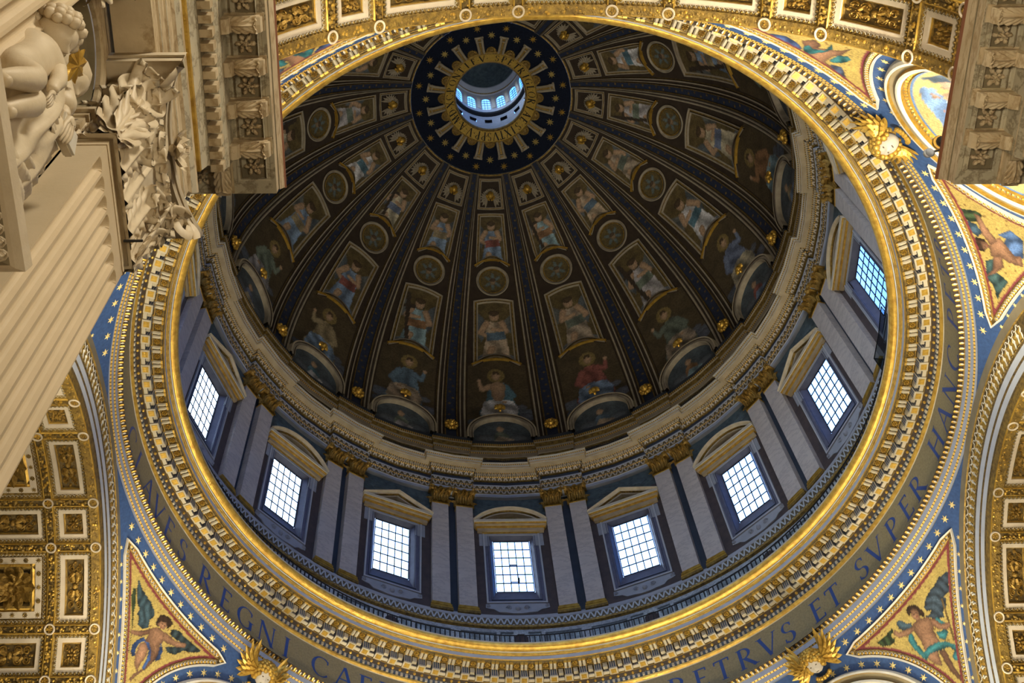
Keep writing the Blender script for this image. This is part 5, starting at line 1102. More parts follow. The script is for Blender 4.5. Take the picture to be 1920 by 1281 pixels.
for a0 in (45, -45, 135, -135):
    P = Pend(a0); base = np.array(P.S(0.0, 0.0, 0.0)); near = a0 in (45, -45, 135)
    o = empty('wall_pendentive', tuple(base)); tag(o, f'{PNAME[a0]} pendentive with gold mosaic angels, blue star band and white ringed roundel', 'pendentive', kind='structure')
    A, B = np.meshgrid(np.linspace(a0 - 45, a0 + 45, 150), np.linspace(-8, 35.35, 80), indexing='ij'); D = sdir(A, B) * SR
    Vg = D + [0, 0, SZ]; ok = (np.abs(Vg[..., 0]) < 20.36) & (np.abs(Vg[..., 1]) < 20.36); okf = ok.ravel()
    F = [f for f in grid(150, 80) if any(okf[i] for i in f)]
    add('blue_ground', Vg.reshape(-1, 3), F, BLUE, o, base, smooth=True)
    for sg in (-1, 1):
        if a0 == -135 and sg > 0: continue
        Q = spandrel(P, sg); X, Y = fill_poly_grid(Q, .055 if near else .08)
        inside = in_poly(X.ravel(), Y.ravel(), Q)
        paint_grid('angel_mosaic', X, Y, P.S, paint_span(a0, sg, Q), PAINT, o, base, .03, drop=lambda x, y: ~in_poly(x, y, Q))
        V, F, M = frame2d(Q, [(-.02, .03), (0, .08), (.05, .10), (.07, .05), (.24, .05), (.26, .12), (.35, .14), (.37, .02)]); add('mosaic_frame', P.S(V[:, 0], V[:, 1], V[:, 2]), F, [GOLD_D, GOLD_D, GOLD_D, GOLD_B, GOLD, WHITE, WHITE], o, base, mi=M)
        V, F, M = small_egg_row(P, Q, .20, .16); tag(add('egg_moulding', V, F, [GOLD, WHITE], o, base, mi=M), kind='stuff')
    for i in range(-13, 14):
        d = 2.42 * i + 1.0
        if abs(d) < 4.2: continue
        c = P.inv(sdir(a0 + d, 34.58)); V = place(star6[0], c[0], c[1], .02, rot=.3); add('star', P.S(V[:, 0], V[:, 1], V[:, 2]), star6[1], STARG, o, base)
    for i in range(39):
        t = rad(9.23 * i + .5); V = place(star6[0] * .95, rad(11.75) * SR * math.cos(t), rad(11.75) * SR * math.sin(t), .02, rot=t); add('star', P.S(V[:, 0], V[:, 1], V[:, 2]), star6[1], STARG, o, base)
    for i in range(2, 16):                                  # stars between the arch and the white mouldings
        for sg in (-1, 1):
            f = rad(17 + 3.2 * i); R_ = 14.52; x = math.sqrt(SR ** 2 - R_ ** 2); d = 45 - math.degrees(math.atan2(R_ * math.sin(f), x)); la = math.degrees(math.asin(R_ * math.cos(f) / SR))
            c = P.inv(sdir(a0 + sg * d, la)); V = place(star6[0] * .6, c[0], c[1], .02); add('star', P.S(V[:, 0], V[:, 1], V[:, 2]), star6[1], STARG, o, base)
    # rings of the roundel
    td = None
    V, F, M = tondo_ring([(11.2, .02), (11.18, .22), (11.0, .34), (10.75, .36), (10.7, .20), (10.05, .16), (10.0, .34), (9.75, .38), (9.5, .30), (9.45, .12), (9.05, .08), (9.0, .14), (8.9, .04)])
    td = add('roundel_frame', P.S(V[:, 0], V[:, 1], V[:, 2]), F, [WHITE, WHITE, WHITE, GOLD, SHADE, GOLD, WHITE, WHITE, GOLD, SHADE, SHADE, GOLD], o, base, mi=M, smooth=False)
    lf = feather(.27, .10, .10); uo = [(.30 * (1 - abs(math.cos(q))) - .12, .15 * math.cos(q), .05) for q in np.linspace(0, math.pi, 8)]
    pc = join([(lf[0] - [.13, 0, 0], lf[1], 0), (*tube(uo, .022, 4), 1)])
    V, F, M = ring_piece_row(P, 10.38, 84, pc, 0); tag(add('leaf_course', V, F, [GOLD, WHITE], o, base, mi=M), kind='stuff')
    eg = ball(.10, .085, .09, 6, 4, half=True); V, F, M = ring_piece_row(P, 9.25, 110, (eg[0] + [0, 0, .06], eg[1]), 0); tag(add('egg_course', V, F, [GOLD], o, base), kind='stuff')
    X, Y = disc(rad(8.95) * SR, 46 if a0 == 135 else 24, 90); paint_grid('roundel_mosaic', X, Y, P.S, paint_tondo(a0), PAINT, o, base, .03)
cherub(45, '', 'white-faced cherub with gold wings over the far right roundel, at the bottom edge'); cherub(-45, '', 'white-faced cherub with gold wings over the far left roundel, at the bottom edge'); cherub(135, '', 'white-faced cherub with gold wings at upper right, between ring and brightly lit roundel')
# ================================================================ ARCHES AND COFFERED VAULTS
VZ = 33.5
def arm(axis):
    # local frame of one arm: a = distance outwards from the dome axis, y = across, z
    if axis == 'left': return lambda a, y, z: np.stack([-a, y, z], -1)
    if axis == 'right': return lambda a, y, z: np.stack([a, y, z], -1)
    if axis == 'near': return lambda a, y, z: np.stack([y, -a, z], -1)
    return lambda a, y, z: np.stack([y, a, z], -1)
def vlathe(name, T, prof, mats, t0, t1, n, parent, base):
    V, UV = [], []; cum = [0.0]
    for j in range(1, len(prof)): cum.append(cum[-1] + math.hypot(prof[j][0] - prof[j - 1][0], prof[j][1] - prof[j - 1][1]))
    A = np.array([p[0] for p in prof]); R_ = np.array([p[1] for p in prof])
    for t in np.radians(np.linspace(t0, t1, n + 1)):
        V.append(T(A, R_ * math.sin(t), VZ + R_ * math.cos(t))); UV += [(t * 13, c) for c in cum]
    V = np.concatenate(V); F = grid(n + 1, len(prof)); M = [p[2] for i in range(n) for p in prof[:-1]]
    return add(name, V, F, mats, parent, base, mi=M, uv=UV)
NODE_A = [20.57, 22.6, 26.12, 28.15]
NODE_T = [-77.4, -66.5, -48.3, -37.5, -19.5, -9.1, 8.7, 19.3, 37.4, 48.35, 66.5, 77.4]
RV = 11.55
relief_long = []
for sx in (-1, 1):
    for sy in (-1, 1):
        for (cx, cy_, r) in ((.42, .26, .24), (.95, .24, .22)):
            V, F = volute(r, .16); relief_long.append((V * [sx, sy, 1] + [sx * cx, sy * cy_, .01], F, 0))
        V, F = feather(.5, .12, .12); relief_long.append((place(V, sx * .2, sy * .08, .02, rot=math.atan2(sy * .4, sx)), F, 0)); V, F = feather(.4, .1, .12); relief_long.append((place(V, sx * .75, sy * .05, .02, rot=math.atan2(sy * 1.0, -sx)), F, 0))
relief_long += [(*ball(.17, .2, .16, 8, 5, half=True), 0), (*ball(.10, .10, .14, 6, 4, (1.28, 0, 0), half=True), 0), (*ball(.10, .10, .14, 6, 4, (-1.28, 0, 0), half=True), 0)]
for i in range(40): relief_long.append((*ball(.05, .05, .07, 5, 3, (random.uniform(-1.3, 1.3), random.uniform(-.42, .42), 0), half=True), 0))
RLV, RLF, _ = join(relief_long)
rs = [(*rosette(8, .34, .2), 0)]
for i in range(4):
    V, F = volute(.16, .14); rs.append((place(V, .32 * (1 if i % 2 else -1), .32 * (1 if i < 2 else -1), 0, rot=i), F, 0))
for i in range(22): rs.append((*ball(.05, .05, .07, 5, 3, (random.uniform(-.48, .48), random.uniform(-.48, .48), 0), half=True), 0))
RSV, RSF, _ = join(rs)
def big_rosette():
    P = []
    for row, (n, R_, l, w_, h) in enumerate(((10, .30, .72, .22, .10), (10, .12, .56, .18, .30), (8, .0, .36, .14, .46))):
        for i in range(n): V, F = feather(l, w_, .14); V[:, 2] += .35 * (V[:, 0] / l) ** 2; P.append((place(V, R_ * math.cos(6.2832 * (i + .5 * row) / n), R_ * math.sin(6.2832 * (i + .5 * row) / n), h, rot=6.2832 * (i + .5 * row) / n), F, 0))
    P.append((*ball(.2, .2, .2, 8, 5, (0, 0, .55)), 0)); return join(P)[:2]
BRV, BRF = big_rosette()
def egg_run(w_, l, step=.17):
    # egg and tongue running round a rectangle
    out = []; R_ = np.array([(-w_, -l), (w_, -l), (w_, l), (-w_, l)])
    for i in range(4):
        a, b = R_[i], R_[(i + 1) % 4]; L_ = np.linalg.norm(b - a); n = int(L_ / step); t = (b - a) / L_; nn = np.array([t[1], -t[0]])
        for j in range(n):
            c = a + t * (j + .5) * L_ / n; V, F = ball(.075, .055, .06, 5, 3, half=True); rot = math.atan2(nn[1], nn[0]); out.append((place(V, c[0], c[1], 0, rot=rot), F, 0))
            u = [(.095 * math.cos(q), .075 * math.sin(q), 0) for q in np.linspace(.5 * math.pi, 1.5 * math.pi, 5)]; V, F = tube(u, .014, 3); out.append((place(V, c[0], c[1], .03, rot=rot), F, 1))
    return join(out)
def lumps(l, n):
    out = []
    for i in range(n):
        r = random.uniform(.045, .095); out.append((*ball(r, r, r, 6, 4, (random.uniform(-l, l), random.uniform(-.13, .13), random.uniform(0, .05))), 0 if random.random() < .35 else 1))
    return join(out)
leafp = []
V, F = feather(.62, .13, .05); leafp.append((V - [.34, 0, 0], F, 0))
for s in (-1, 1): V, F = feather(.32, .09, .05); leafp.append((place(V, .0, 0, .02, rot=s * .7), F, 0))
u = [(-.42, -.18), (-.1, -.20), (.0, -.13), (.12, -.22), (.26, -.20), (.30, -.08), (.40, -.07), (.45, 0), (.40, .07), (.30, .08), (.26, .20), (.12, .22), (0, .13), (-.1, .20), (-.42, .18)]
leafp.append((*tube([(a, b, .03) for a, b in u], .03, 5), 1))
LPV, LPF, LPM = join(leafp)
AN = {'left': 'left arm', 'right': 'right arm', 'near': 'near arm above the camera', 'far': 'far arm'}
def build_arm(axis, ta, tb, cells):
    T = arm(axis); base = T(np.array(20.3), np.array(0.0), np.array(44.9)); base = tuple(np.asarray(base).ravel())
    arc = empty({'left': 'trim_6', 'right': 'trim_7', 'near': 'trim_8'}[axis], base); tag(arc, f'grey banded archivolt with gilt leaf border round the {AN[axis]} arch', 'arch', kind='structure')
    vlathe('arch_bands', T, [(20.42, 14.55, 0), (20.24, 14.5, 0), (20.22, 13.98, 1), (20.28, 13.94, 2), (20.34, 13.05, 3), (20.24, 13.0, 3), (20.24, 12.95, 4), (20.27, 12.84, 5), (20.28, 12.47, 4), (20.32, 12.37, 5), (20.33, 12.02, 4), (20.37, 11.92, 5), (20.40, 11.56, 1), (20.42, 11.50, 1), (20.8, 11.5, 1)],
           [SHADE, GOLD_D, GOLD_B, BEADM, GOLD_B, GREYL], -89, 89, 120, arc, base)
    if axis != 'near':
        pm_ = {}
        n = 100
        for i in range(n):
            t = -88 + 176 * (i + .5) / n
            if not (ta - 6 <= t <= tb + 6): continue
            V = LPV; R_ = 13.45 + V[:, 0]; an = rad(t) + V[:, 1] / 13.45 * 1.0
            add('leaf_ornament', T(20.33 - V[:, 2], R_ * np.sin(an), VZ + R_ * np.cos(an)), LPF, [GOLD, WHITE], arc, base, mi=LPM)
    va = empty('ceiling_vault', base); tag(va, f'coffered barrel vault of the {AN[axis]}, gilt relief in cream borders', 'vault', kind='structure')
    amax = 60.0 if axis == 'near' else 46.0
    vlathe('vault_shell', T, [(20.4, RV + .45, 0), (amax, RV + .45, 0)], [GOLD_B], -90, 90, 48, va, base)
    def S(a, t, h): R_ = RV - h; an = t / RV; return T(np.asarray(a, float), R_ * np.sin(an), VZ + R_ * np.cos(an))
    nA = len(NODE_A) if cells > 1 else 2
    ts = [t for t in NODE_T if ta - 20 <= t <= tb + 20]
    # strips between the coffers with fruit garlands, roundels at the crossings
    def strip(a0, a1, t0, t1, along):
        V, F, M = frame2d(subdiv(np.array([(a0, t0), (a1, t0), (a1, t1), (a0, t1)]), .6), [(0, -.45), (0, .0), (-.03, .04), (-.06, .04), (-.08, -.02), (-.20, -.02)])
        g = add('rib_strip', S(V[:, 0], V[:, 1], V[:, 2]), F, [GOLD_D, GOLD, GOLD, GOLD_D, GOLD_B], va, base, mi=M)
        l = ((a1 - a0) if along else (t1 - t0)) / 2 - .32; n = int(l * 2 * 19); V, F, M = lumps(l, n)
        if not along: V = V[:, [1, 0, 2]]
        V = V + [(a0 + a1) / 2, (t0 + t1) / 2, -.02]; tag(add('fruit_garland', S(V[:, 0], V[:, 1], V[:, 2]), F, [GOLD, GOLD_D], va, base, mi=M), kind='stuff')
    HW = .205
    V, F = tube([(.215 * math.cos(q), .215 * math.sin(q), .07) for q in np.linspace(0, 2 * math.pi, 17)[:-1]], .042, 5, True); V2, F2 = rosette(5, .15, .1); RO = join([(V, F, 0), (V2, F2, 1)])
    aN = NODE_A[:nA + 0] if cells > 1 else NODE_A[:2]
    for i, a in enumerate(aN):
        for j, t in enumerate(ts):
            tt = rad(t) * RV
            V = place(RO[0], a, tt, 0.0); add('roundel', S(V[:, 0], V[:, 1], V[:, 2]), RO[1], [CREAMST, GOLD], va, base, mi=RO[2])
            if j + 1 < len(ts): strip(a - HW, a + HW, tt, rad(ts[j + 1]) * RV, False)
            if i + 1 < len(aN): strip(a, aN[i + 1], tt - HW, tt + HW, True)
    for i in range(len(aN) - 1):
        for j in range(len(ts) - 1):
            a0, a1 = aN[i] + HW, aN[i + 1] - HW; t0, t1 = rad(ts[j]) * RV + HW, rad(ts[j + 1]) * RV - HW; ca, ct, wa, wt = (a0 + a1) / 2, (t0 + t1) / 2, (a1 - a0) / 2, (t1 - t0) / 2
            big = wa > 1.2 and wt > 1.2; rc = subdiv(np.array([(-wa, -wt), (wa, -wt), (wa, wt), (-wa, wt)]), .5)
            if big: pf = [(0, -.02), (-.24, -.14), (-.26, -.08), (-.56, -.08), (-.58, -.16), (-.70, -.10), (-.80, -.12), (-.98, -.30), (-1.0, -.40)]; ms = [GOLD_D, GOLD_D, CREAMST, GOLD, GOLD, GOLD_D, GOLD_B, GOLD]
            else: pf = [(0, -.02), (-.17, -.13), (-.18, -.06), (-.37, -.06), (-.38, -.13), (-.40, -.18), (-.44, -.19), (-.45, -.24)]; ms = [GOLD_D, GOLD_D, CREAMST, CREAMST, GOLD, GOLD_D, GOLD_D]
            V, F, M = frame2d(rc, pf); V = V + [ca, ct, 0]; cb = np.asarray(S(np.array(ca), np.array(ct), np.array(0.0))).ravel()
            c = add('coffer', S(V[:, 0], V[:, 1], V[:, 2]) , F, ms, va, base, mi=M)
            inn = pf[-1][0]; V = np.array([(x, y, pf[-1][1] + .01) for x in np.linspace(-wa - inn, wa + inn, 5) for y in np.linspace(-wt - inn, wt + inn, 5)]) + [ca, ct, 0]
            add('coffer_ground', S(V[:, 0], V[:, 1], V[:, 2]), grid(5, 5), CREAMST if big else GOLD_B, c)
            c.children[0].location = (0, 0, 0); c.children[0].data.transform(Matrix.Translation(-Vector(base)))
            def sub(nm, V, F, mats, M=None, k=None):
                V = V + [ca, ct, 0]; x = add(nm, S(V[:, 0], V[:, 1], V[:, 2]), F, mats, c, base, mi=M)
                if k: x['kind'] = k
            V, F, M = egg_run(wa - .10, wt - .10); sub('egg_moulding', V + [0, 0, -.05], F, [GOLD_D, PALE], M, 'stuff')
            if big:
                sub('rosette', BRV + [0, 0, -.42], BRF, [GOLD_C])
                off = .41; q = 0
                for (x, y) in [(-1 + .5 * i_, -1) for i_ in range(5)] + [(-1 + .5 * i_, 1) for i_ in range(5)] + [(-1, -1 + .5 * i_) for i_ in range(1, 4)] + [(1, -1 + .5 * i_) for i_ in range(1, 4)]:
                    even = (round((x + y) * 2) % 2) == 0; V, F = star(8, .15, .06, .04) if even else rosette(8, .12, .06)
                    sub('border_star' if even else 'border_disc', place(V, x * (wa - off), y * (wt - off), -.07), F, [GOLD_D])
            else:
                if wa > wt * 1.3: V, F = RLV * [(wa - .48) / 1.38, (wt - .46) / .52, 1], RLF
                elif wt > wa * 1.3: V, F = RLV[:, [1, 0, 2]] * [(wa - .46) / .52, (wt - .48) / 1.38, 1], RLF
                else: V, F = RSV * [(wa - .45) / .52, (wt - .45) / .52, 1], RSF
                sub('scroll_relief', V + [0, 0, -.23], F, [GOLD_C])
    return va
build_arm('left', -28, 60, 2); build_arm('right', -22, 58, 2); build_arm('near', -58, 77, 1)
# far arm: only its mouldings' upper edge region, keep a plain shell so that light does not leak
T = arm('far'); far = empty('ceiling_vault', (0, 20.3, 44.9)); tag(far, 'plain shell of the far arm vault below the picture', 'vault', kind='structure')
vlathe('vault_shell', T, [(20.3, 14.5, 0), (20.3, 11.5, 0), (46, 11.5, 0)], [GOLD_B], -90, 90, 48, far, (0, 20.3, 44.9))
# ================================================================ NEAR PIERS: giant pilaster, niche with statue, nave entablature
def acanthus_big(wd, ht, curl, depth, *_):
    # broad leaf: a ribbed sheet with rows of finger lobes, bending over at the tip; (x, out, z)
    t = np.linspace(0, 1, 60); a = np.clip((t - .60) / .40, 0, 1) * 2.5; st = np.clip(t / .60, 0, 1)
    out = depth * .35 * st ** 2 + curl * .52 * (1 - np.cos(a)); z = ht * .86 * st + curl * .52 * np.sin(a)
    arc = np.concatenate([[0], np.cumsum(np.hypot(np.diff(out), np.diff(z)))]); S_ = arc[-1]
    to, tz = np.gradient(out, arc), np.gradient(z, arc)
    def L(V):
        s_ = np.clip(V[:, 1], 0, S_); f = lambda q: np.interp(s_, arc, q); h = V[:, 2] + depth * .45 * (1 - np.clip(np.abs(V[:, 0]) / wd, 0, 1.2) ** 1.6)
        return np.stack([V[:, 0], f(out) + f(tz) * h, f(z) - f(to) * h], 1)
    V = []; n = 5; nu, nq = 72, 33
    for i in range(nu):
        u = i / (nu - 1); w_ = wd * (.70 + .34 * math.sin(math.pi * min(1, .15 + .72 * u))) * (1 if u < .86 else math.sqrt(max(0.02, 1 - ((u - .86) / .14) ** 2)))
        for j in range(nq):
            q = -1 + 2 * j / (nq - 1); aq = abs(q); f = abs(math.cos(math.pi * n * (u - .26 * aq))) ** .7; e = aq ** 1.3
            x = q * w_ * (1 - .30 * aq ** 2 * (1 - f) ** 1.5); h = wd * (.20 * (f - 1) * min(1, e * 1.6) + .06 * math.exp(-(q / .07) ** 2) + .05 * math.cos(q * 12) * (1 - e))
            V.append((x, min(u + .10 * aq * (u < .9), 1.0) * S_, h))
    return L(np.array(V)), grid(nu, nq)
def big_capital(hw, ht, dp):
    P = []
    V, F = prism([(-hw, -dp), (hw, -dp), (hw, .03), (-hw, .03)], 0, ht * .9); V[4:, 0] *= 1.22; V[4:, 1] += .22; P.append((V, F))
    for i in range(2):
        V, F = acanthus_big(hw * .38, ht * .46, .34, .20); P.append((V + [(-.5 + i) * hw * .98, .06, 0], F))
    for i, x in enumerate((-1.0, 0, 1.0)):
        V, F = acanthus_big(hw * .42, ht * .76, .46, .20); P.append((V + [x * hw * .96, .03, 0], F))
    for s in (-1, 1):
        c45 = math.sqrt(.5)
        def diag(q, o): return np.stack([s * (q[:, 1] * c45 + hw * o - q[:, 0] * c45), q[:, 1] * c45 + .02 + q[:, 0] * c45, q[:, 2]], 1)
        V, F = acanthus_big(hw * .33, ht * .46, .34, .20); P.append((diag(V, .99), F))
        V, F = acanthus_big(hw * .33, ht * .46, .34, .20); q = V.copy(); V = np.stack([s * (q[:, 1] + hw * .98), -dp * .6 + q[:, 0], q[:, 2]], 1); P.append((V, F))
        V, F = acanthus_big(hw * .33, ht * .72, .36, .18); q = V.copy(); V = np.stack([s * (q[:, 1] + hw * 1.0), -dp * .75 + q[:, 0], q[:, 2]], 1); P.append((V, F))
        V, F = acanthus_big(hw * .44, ht * .86, .62, .20); P.append((diag(V, 1.04), F))
        V, F = acanthus_big(hw * .36, ht * .60, .45, .2); q = V.copy(); V = np.stack([s * (q[:, 1] + hw * 1.05), -dp * .25 + q[:, 0], q[:, 2]], 1); P.append((V, F))
        # cauliculus sheath and corner scroll
        V, F = tube([(s * .18 * hw, .12, ht * .42), (s * .42 * hw, .22, ht * .64), (s * .85 * hw, .38, ht * .80), (s * 1.22 * hw, .62, ht * .88)], [.05, .07, .06, .07], 8); P.append((V, F))
        V, F = volute(ht * .105, .30, 1.4); V = np.stack([V[:, 0] * s, V[:, 2], V[:, 1]], 1); ca = rad(45 * s); x, y = V[:, 0].copy(), V[:, 1].copy(); V[:, 0], V[:, 1] = x * math.cos(ca) - y * math.sin(ca) * -1 * -1, x * math.sin(ca) + y * math.cos(ca); P.append((V + [s * 1.34 * hw, .62, ht * .81], F))
        V, F = volute(ht * .09, .2, 1.3); V = np.stack([V[:, 0] * -s, V[:, 2], V[:, 1]], 1); P.append((V + [s * .26 * hw, .34, ht * .76], F))
        V, F = acanthus_big(hw * .20, ht * .28, .22, .12); P.append((V + [s * .52 * hw, .20, ht * .52], F))
    ab = []
    for q in np.linspace(-1, 1, 17): ab.append((q * 1.53 * hw, .36 + .52 * abs(q) ** 2.4))
    ab = [(-1.53 * hw, -dp)] + ab + [(1.53 * hw, -dp)]
    V1, F1 = prism(ab, ht * .865, ht * .935); P.append((V1, F1))
    V2, F2 = prism([(x * 1.03, y + .05 if y > -dp else y) for x, y in ab], ht * .935, ht); P.append((V2, F2))
    out = join(P)[:2]
    fl = []
    for i in range(9): V, F = feather(.42, .16, .12); V[:, 2] += .25 * (V[:, 0] / .42) ** 2; fl.append((place(V, .08 * math.cos(.7 * i), .08 * math.sin(.7 * i), .05, rot=.698 * i), F))
    fl.append((*ball(.17, .17, .2, 8, 6, (0, 0, .12)),)); V, F = tube([(.0, 0, .2), (.10, .06, .32), (.02, .14, .38), (-.08, .06, .36)], .06, 5); fl.append((V, F))
    FV, FF, _ = join(fl); FV = np.stack([FV[:, 0], FV[:, 2] + .42, FV[:, 1] + ht * .91], 1)
    return out, (FV, FF)
def fluted(hw, dp, z0, zt, n=7):
    # face height field (y across, depth) with n concave flutes closed by round heads at the top
    pitch = 2 * hw / n; r = pitch * .40; nyy = n * 12 + 1
    zs = np.concatenate([np.linspace(z0, zt - .05, 6), np.linspace(zt, zt + r * 1.02, 12), [zt + .6, 22.75]]); V = []
    for z in zs:
        for i in range(nyy):
            y = -hw + 2 * hw * i / (nyy - 1); c = -hw + (math.floor(min(n - 1e-6, (y + hw) / pitch)) + .5) * pitch; a = abs(y - c)
            b = max(0.0, z - zt); d = r * r - a * a - b * b; V.append((y, -math.sqrt(d) * 1.0 if d > 0 else 0.0, z))
    F = grid(len(zs), nyy); m = len(V)
    V += [(-hw, 0, z0), (-hw, -dp, z0), (-hw, -dp, zs[-1]), (-hw, 0, zs[-1]), (hw, 0, z0), (hw, -dp, z0), (hw, -dp, zs[-1]), (hw, 0, zs[-1])]
    F += [[m, m + 1, m + 2, m + 3], [m + 4, m + 5, m + 6, m + 7]]
    # one flute on each return face is carved as a shallow channel
    return np.array(V), F
def tox(V, x0, y0, z0):                                     # local (across, out, z) -> face towards +x
    V = np.asarray(V, float); return np.stack([x0 + V[:, 1], y0 - V[:, 0], z0 + V[:, 2]], 1)
def giant_pilaster(yc, label):
    b = (-11.6, yc, -1.6); o = empty('giant_pilaster', b); tag(o, label, 'pilaster')
    V, F = fluted(1.42, .95, -1.5, 21.95); add('fluted_shaft', tox(V, -11.6, yc, 0), F, TRAVS, o, b)
    V, F, M = frame2d(np.array([(1.42, -.95), (1.42, 0), (-1.42, 0), (-1.42, -.95)])[::-1] * [1, 1], [(-.02, 22.58), (.05, 22.60), (.05, 22.68), (.11, 22.70), (.16, 22.76), (.17, 22.83), (.15, 22.90), (.09, 22.95), (.05, 22.97), (.05, 23.03), (-.1, 23.03)], False)
    V2 = np.stack([V[:, 0], V[:, 1], V[:, 2]], 1); add('neck_moulding', tox(V2, -11.6, yc, 0), F, TRAV, o, b)
    (V, F), (V2, F2) = big_capital(1.42, 3.6, .95)
    c = add('capital', tox(V, -11.6, yc, 22.98), F, STATUE, o, b, smooth=True); add('abacus_flower', tox(V2, -11.6, yc, 22.98), F2, STATUE, c, b)
    return o
g1 = giant_pilaster(-21.72, 'giant fluted travertine pilaster with acanthus capital on the near left pier')
V, F = box(-.02, .02, -.33, .33, -.025, .025); add('iron_strap', tox(V[:, [0, 1, 2]] * [1, .6, 1], -11.36, -20.95, 22.82), F, IRON, g1, (-11.6, -21.72, -1.6))
giant_pilaster(-27.6, 'plain side of a second giant pilaster cropped by the upper left corner')
# wall between them with an arched niche
NY, NZ, NR = -24.66, 24.15, 1.36
wl = empty('wall_niche', (-12.4, NY, 16)); tag(wl, 'travertine wall with an arched shell niche behind the statue', 'wall', kind='structure'); WB = (-12.4, NY, 16)
A_ = [(NY + NR * math.cos(t), NZ + NR * math.sin(t)) for t in np.linspace(0, math.pi, 25)]
V = [(-12.4, y, z) for y, z in A_] + [(-12.4, NY + 1.7 * math.cos(t) / max(abs(math.cos(t)), abs(math.sin(t)) ), min(26.5, NZ + 2.35 * math.sin(t) / max(abs(math.cos(t)), abs(math.sin(t))))) for t in np.linspace(0, math.pi, 25)]
F = [[i, i + 1, 25 + i + 1, 25 + i] for i in range(24)]; n = len(V)
for (y0, y1, z0, z1) in ((NY + NR, -22.9, 10, NZ), (-26.4, NY - NR, 10, NZ), (-26.4, -22.9, 26.45, 33), (-60, -26.3, -1.6, 33), (-23.2, -20.3, -1.6, 33), (-26.4, -22.9, -1.6, 16.1)):
    V += [(-12.4, y0, z0), (-12.4, y1, z0), (-12.4, y1, z1), (-12.4, y0, z1)]; F.append([n, n + 1, n + 2, n + 3]); n += 4
V += [(-12.4, -20.3, -1.6), (-14.5, -20.3, -1.6), (-14.5, -20.3, 33), (-12.4, -20.3, 33)]; F.append([n, n + 1, n + 2, n + 3])
add('wall_face', V, F, TRAV, wl, WB)
V = []; zz = np.concatenate([[16.1, 20], np.linspace(23, NZ, 3)])
for z in zz:
    for t in np.linspace(0, math.pi, 25): V.append((-12.4 - NR * math.sin(t), NY + NR * math.cos(t), z))
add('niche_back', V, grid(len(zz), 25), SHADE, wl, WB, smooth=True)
V = []
for i, t in enumerate(np.linspace(0, math.pi, 79)):           # scallop shell head, ribs fanning from the springing
    for p in np.linspace(0, math.pi / 2, 14):
        q = NR * (1 - .055 * (1 - math.cos(13 * 2 * t)) * math.sin(p)) if 1 else NR
        V.append((-12.4 - q * math.sin(p) * math.sin(t) * .98, NY + q * math.cos(t) * (1 if p > 1.5 else math.sin(p) + 0 * p) + NR * math.cos(t) * 0, NZ + q * math.cos(p) * math.sin(t) * 1.0 + 0))
V = []
for t in np.linspace(0, math.pi, 105):                         # fan angle in the wall plane
    for p in np.linspace(0.02, math.pi / 2, 14):               # from the rim (0) to the back
        rib = 1 - .06 * abs(math.sin(8 * t)) * math.sin(p * 1.2); V.append((-12.4 - NR * math.sin(p) * rib, NY + NR * math.cos(t) * math.cos(p) * rib, NZ + NR * math.sin(t) * math.cos(p) * rib))
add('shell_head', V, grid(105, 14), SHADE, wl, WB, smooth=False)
V, F, M = frame2d(np.array(A_)[::-1], [(0, 0), (0, .10), (-.08, .14), (-.22, .14), (-.26, .04), (-.30, 0)], False); add('arch_moulding', np.stack([-12.4 + V[:, 2], V[:, 0], V[:, 1]], 1), F, TRAV, wl, WB)
for s in (-1, 1):
    V, F, _ = join([(*box(-12.6, -12.22, NY + s * 1.55 - .3, NY + s * 1.55 + .3, NZ - .42, NZ - .28),), (*box(-12.6, -12.12, NY + s * 1.55 - .38, NY + s * 1.55 + .38, NZ - .28, NZ - .12),), (*box(-12.6, -12.28, NY + s * 1.55 - .25, NY + s * 1.55 + .25, NZ - .9, NZ - .42),)]); add('impost', V, F, TRAV, wl, WB)
def plan_sweep(name, path, prof, mats, parent, base, extra=None):
    V, F, M = frame2d(np.array(path, float), [(o, z) for o, z, m in prof], False); return add(name, V, F, mats, parent, base, mi=[prof[m][2] for m in M])
# ledge that carries the statue, with egg-and-dart under its edge
led = empty('niche_ledge', (-11.9, -24, 15)); tag(led, 'projecting stone ledge with egg and dart edge at the far left', 'ledge'); LB_ = (-11.9, -24, 15)
plan_sweep('ledge_moulding', [(-11.9, -34), (-11.9, -24.5), (-13, -24.5)], [(-.3, 14.6, 0), (.0, 14.7, 0), (.02, 14.95, 1), (.28, 15.05, 1), (.30, 15.2, 0), (.45, 15.35, 0), (.48, 15.42, 2), (.72, 15.60, 1), (.78, 15.62, 1), (.88, 15.72, 1), (.9, 15.98, 1), (.6, 16.1, 1), (-.6, 16.14, 1)], [TRAV, STATUE, SHADE], led, LB_)
P = []
for i in range(44):
    y = -24.0 - .2 * i; P.append((*ball(.10, .075, .10, 6, 5, (-11.27, y, 15.50)),))
    u = [(-11.27 + .12 * math.cos(q), y + .09 * math.sin(q), 15.47 + .03 * math.cos(q)) for q in np.linspace(-.5 * math.pi, .5 * math.pi, 6)]; P.append((*tube(u, .018, 4),))
V, F, _ = join(P); tag(add('egg_moulding', V, F, STATUE, led, LB_), kind='stuff')
